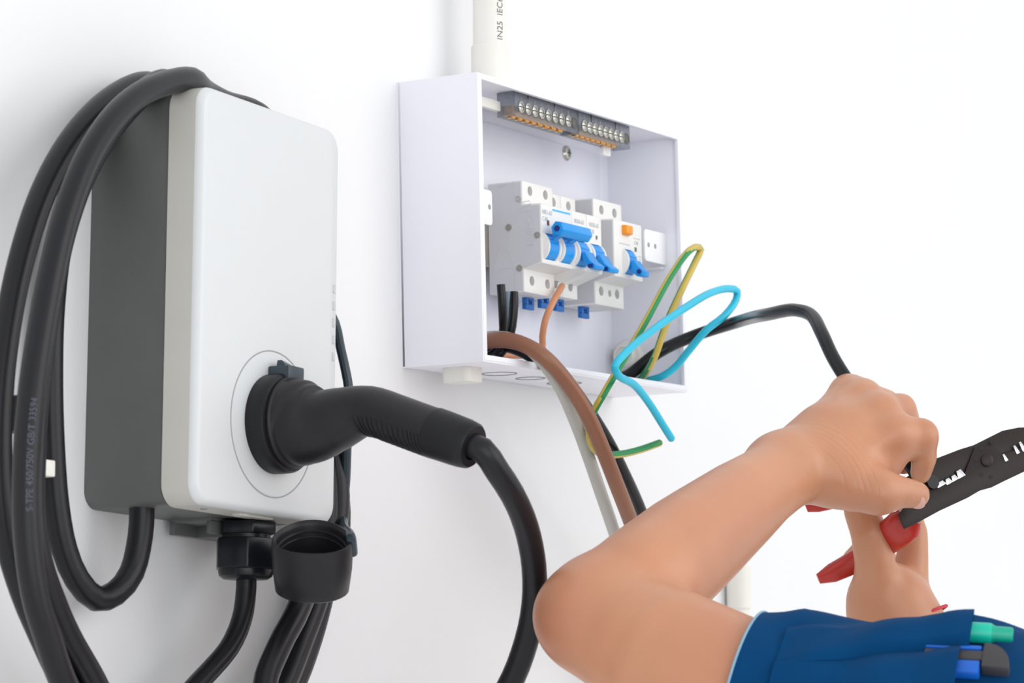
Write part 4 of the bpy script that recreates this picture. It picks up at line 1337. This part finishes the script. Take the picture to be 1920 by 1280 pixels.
# red thread on the right wrist
b = MB(); c_ = pd(1716, 1205, 2.06); axw = pd(1760, 1330, 2.05)-pd(1692, 1205, 2.06); axw /= np.linalg.norm(axw)
_, e1, e2 = frame_of(axw)
b.tube([c_-axw*.012+(e1*math.cos(t)+e2*math.sin(t))*(.0296+.0006*math.sin(9*t)) for t in np.linspace(0, 2*PI, 60)], .0011, 6, caps=False)
b.build('wrist_thread', M['thread'], person, label='thin red thread bracelet')

# ------------------------------------------------------------------ wire stripper
wo = pd(1800, 890, 2.020)
tool = thing('wire_stripper', 'dark steel wire stripper with red handles held between both hands', 'pliers', pd(1690, 1060, 2.03))
sc_ = 2.02/FPX
nrm = (CAM-wo)/np.linalg.norm(CAM-wo)
u1 = (pd(1900, 836, 2.030)-pd(1700, 944, 2.012)); u1 /= np.linalg.norm(u1)
nrm = nrm-u1*(nrm@u1); nrm /= np.linalg.norm(nrm); u2 = np.cross(nrm, u1)


def tl(px, py):
    """photo pixel -> plate coordinates"""
    d = ray(px, py); t = ((wo-CAM)@nrm)/(d@nrm); q = CAM+t*d-wo
    return (q@u1, q@u2)


up = [(1660, 918), (1700, 894), (1748, 862), (1800, 842), (1826, 834), (1850, 822), (1880, 807), (1910, 801), (1940, 800), (1965, 806), (1975, 822), (1958, 836), (1900, 850), (1858, 868), (1832, 905), (1806, 900), (1760, 910), (1700, 936), (1672, 944)]
lo_ = [(1682, 964), (1706, 940), (1760, 908), (1806, 890), (1826, 838), (1862, 836), (1878, 852), (1920, 838), (1962, 830), (1972, 838), (1950, 868), (1920, 884), (1880, 903), (1858, 914), (1836, 920), (1812, 934), (1760, 958), (1716, 982), (1694, 992)]
b = MB(); b.prism([tl(*p) for p in up], wo-nrm*.0026, u1, u2, nrm*.0025); b.build('upper_jaw', M['tool'], tool, bevel=.0005, smooth=30)
b = MB(); b.prism([tl(*p) for p in lo_], wo, u1, u2, nrm*.0026); lj = b.build('lower_jaw', M['tool'], tool, bevel=.0005, smooth=30)
x, y = tl(1848, 864); b = MB(); b.lathe([(.0042, 0), (.0040, .0014), (.0026, .0020), (.0004, .0021)], wo+u1*x+u2*y+nrm*.0026, nrm, 24); b.build('pivot_screw', M['tool'], tool)
for px_, py_, r_ in ((1829, 862, .0019), (1838, 842, .0015), (1857, 828, .0015), (1838, 891, .0014), (1856, 895, .0014)):
    x, y = tl(px_, py_); b = MB(); b.lathe([(r_, 0), (r_, .0002), (.0002, .0002)], wo+u1*x+u2*y+nrm*.0026, nrm, 14); b.build('bolt_hole', M['toolhole'], tool)
for px_, py_, ww_, hh_ in ((1762, 908, .0035, .0016), (1776, 903, .0024, .0019), (1787, 897, .0024, .0019), (1798, 889, .0028, .0026), (1882, 859, .0012, .0026), (1903, 844, .0013, .0030), (1914, 838, .0014, .0034), (1930, 834, .0014, .0034)):
    x, y = tl(px_, py_); b = MB()
    b.prism([(x-ww_, y-hh_), (x+ww_, y-hh_), (x+ww_*.6, y+hh_), (x-ww_*.6, y+hh_)], wo+nrm*.0024, u1, u2, nrm*.0008); b.build('cutting_notch', M['steel'], tool, bevel=.0003)


def grip(pts, name):
    js = [J(*p) for p in pts]
    c = resample([j[0] for j in js], .004)
    rr = [j[1] for j in js]; acc = np.concatenate([[0], np.cumsum([np.linalg.norm(js[i+1][0]-js[i][0]) for i in range(len(js)-1)])])
    cl = np.concatenate([[0], np.cumsum([np.linalg.norm(c[i+1]-c[i]) for i in range(len(c)-1)])])
    Pq, Tq, Nq, Bq = frames(c, nrm)
    loops = []
    for i in range(len(c)):
        r = float(np.interp(cl[i]/cl[-1]*acc[-1], acc, rr))
        loops.append([Pq[i]+Nq[i]*(.0062*max(.3, min(1, r/.006))*math.copysign(abs(math.cos(t))**.75, math.cos(t)))+Bq[i]*(r*math.copysign(abs(math.sin(t))**.75, math.sin(t))) for t in np.linspace(0, 2*PI, 24, endpoint=False)])
    b = MB(); b.loft(loops); return b.build(name, M['red'], tool, smooth=60)


grip([(1706, 968, 2.020, 24), (1696, 983, 2.022, 34), (1676, 1000, 2.030, 33), (1640, 1030, 2.055, 24), (1600, 1054, 2.065, 21), (1560, 1074, 2.068, 17), (1534, 1085, 2.068, 9)], 'handle')
grip([(1690, 922, 2.022, 22), (1650, 915, 2.06, 24), (1600, 925, 2.075, 22), (1560, 936, 2.078, 18), (1530, 946, 2.078, 14), (1512, 953, 2.078, 7)], 'handle')
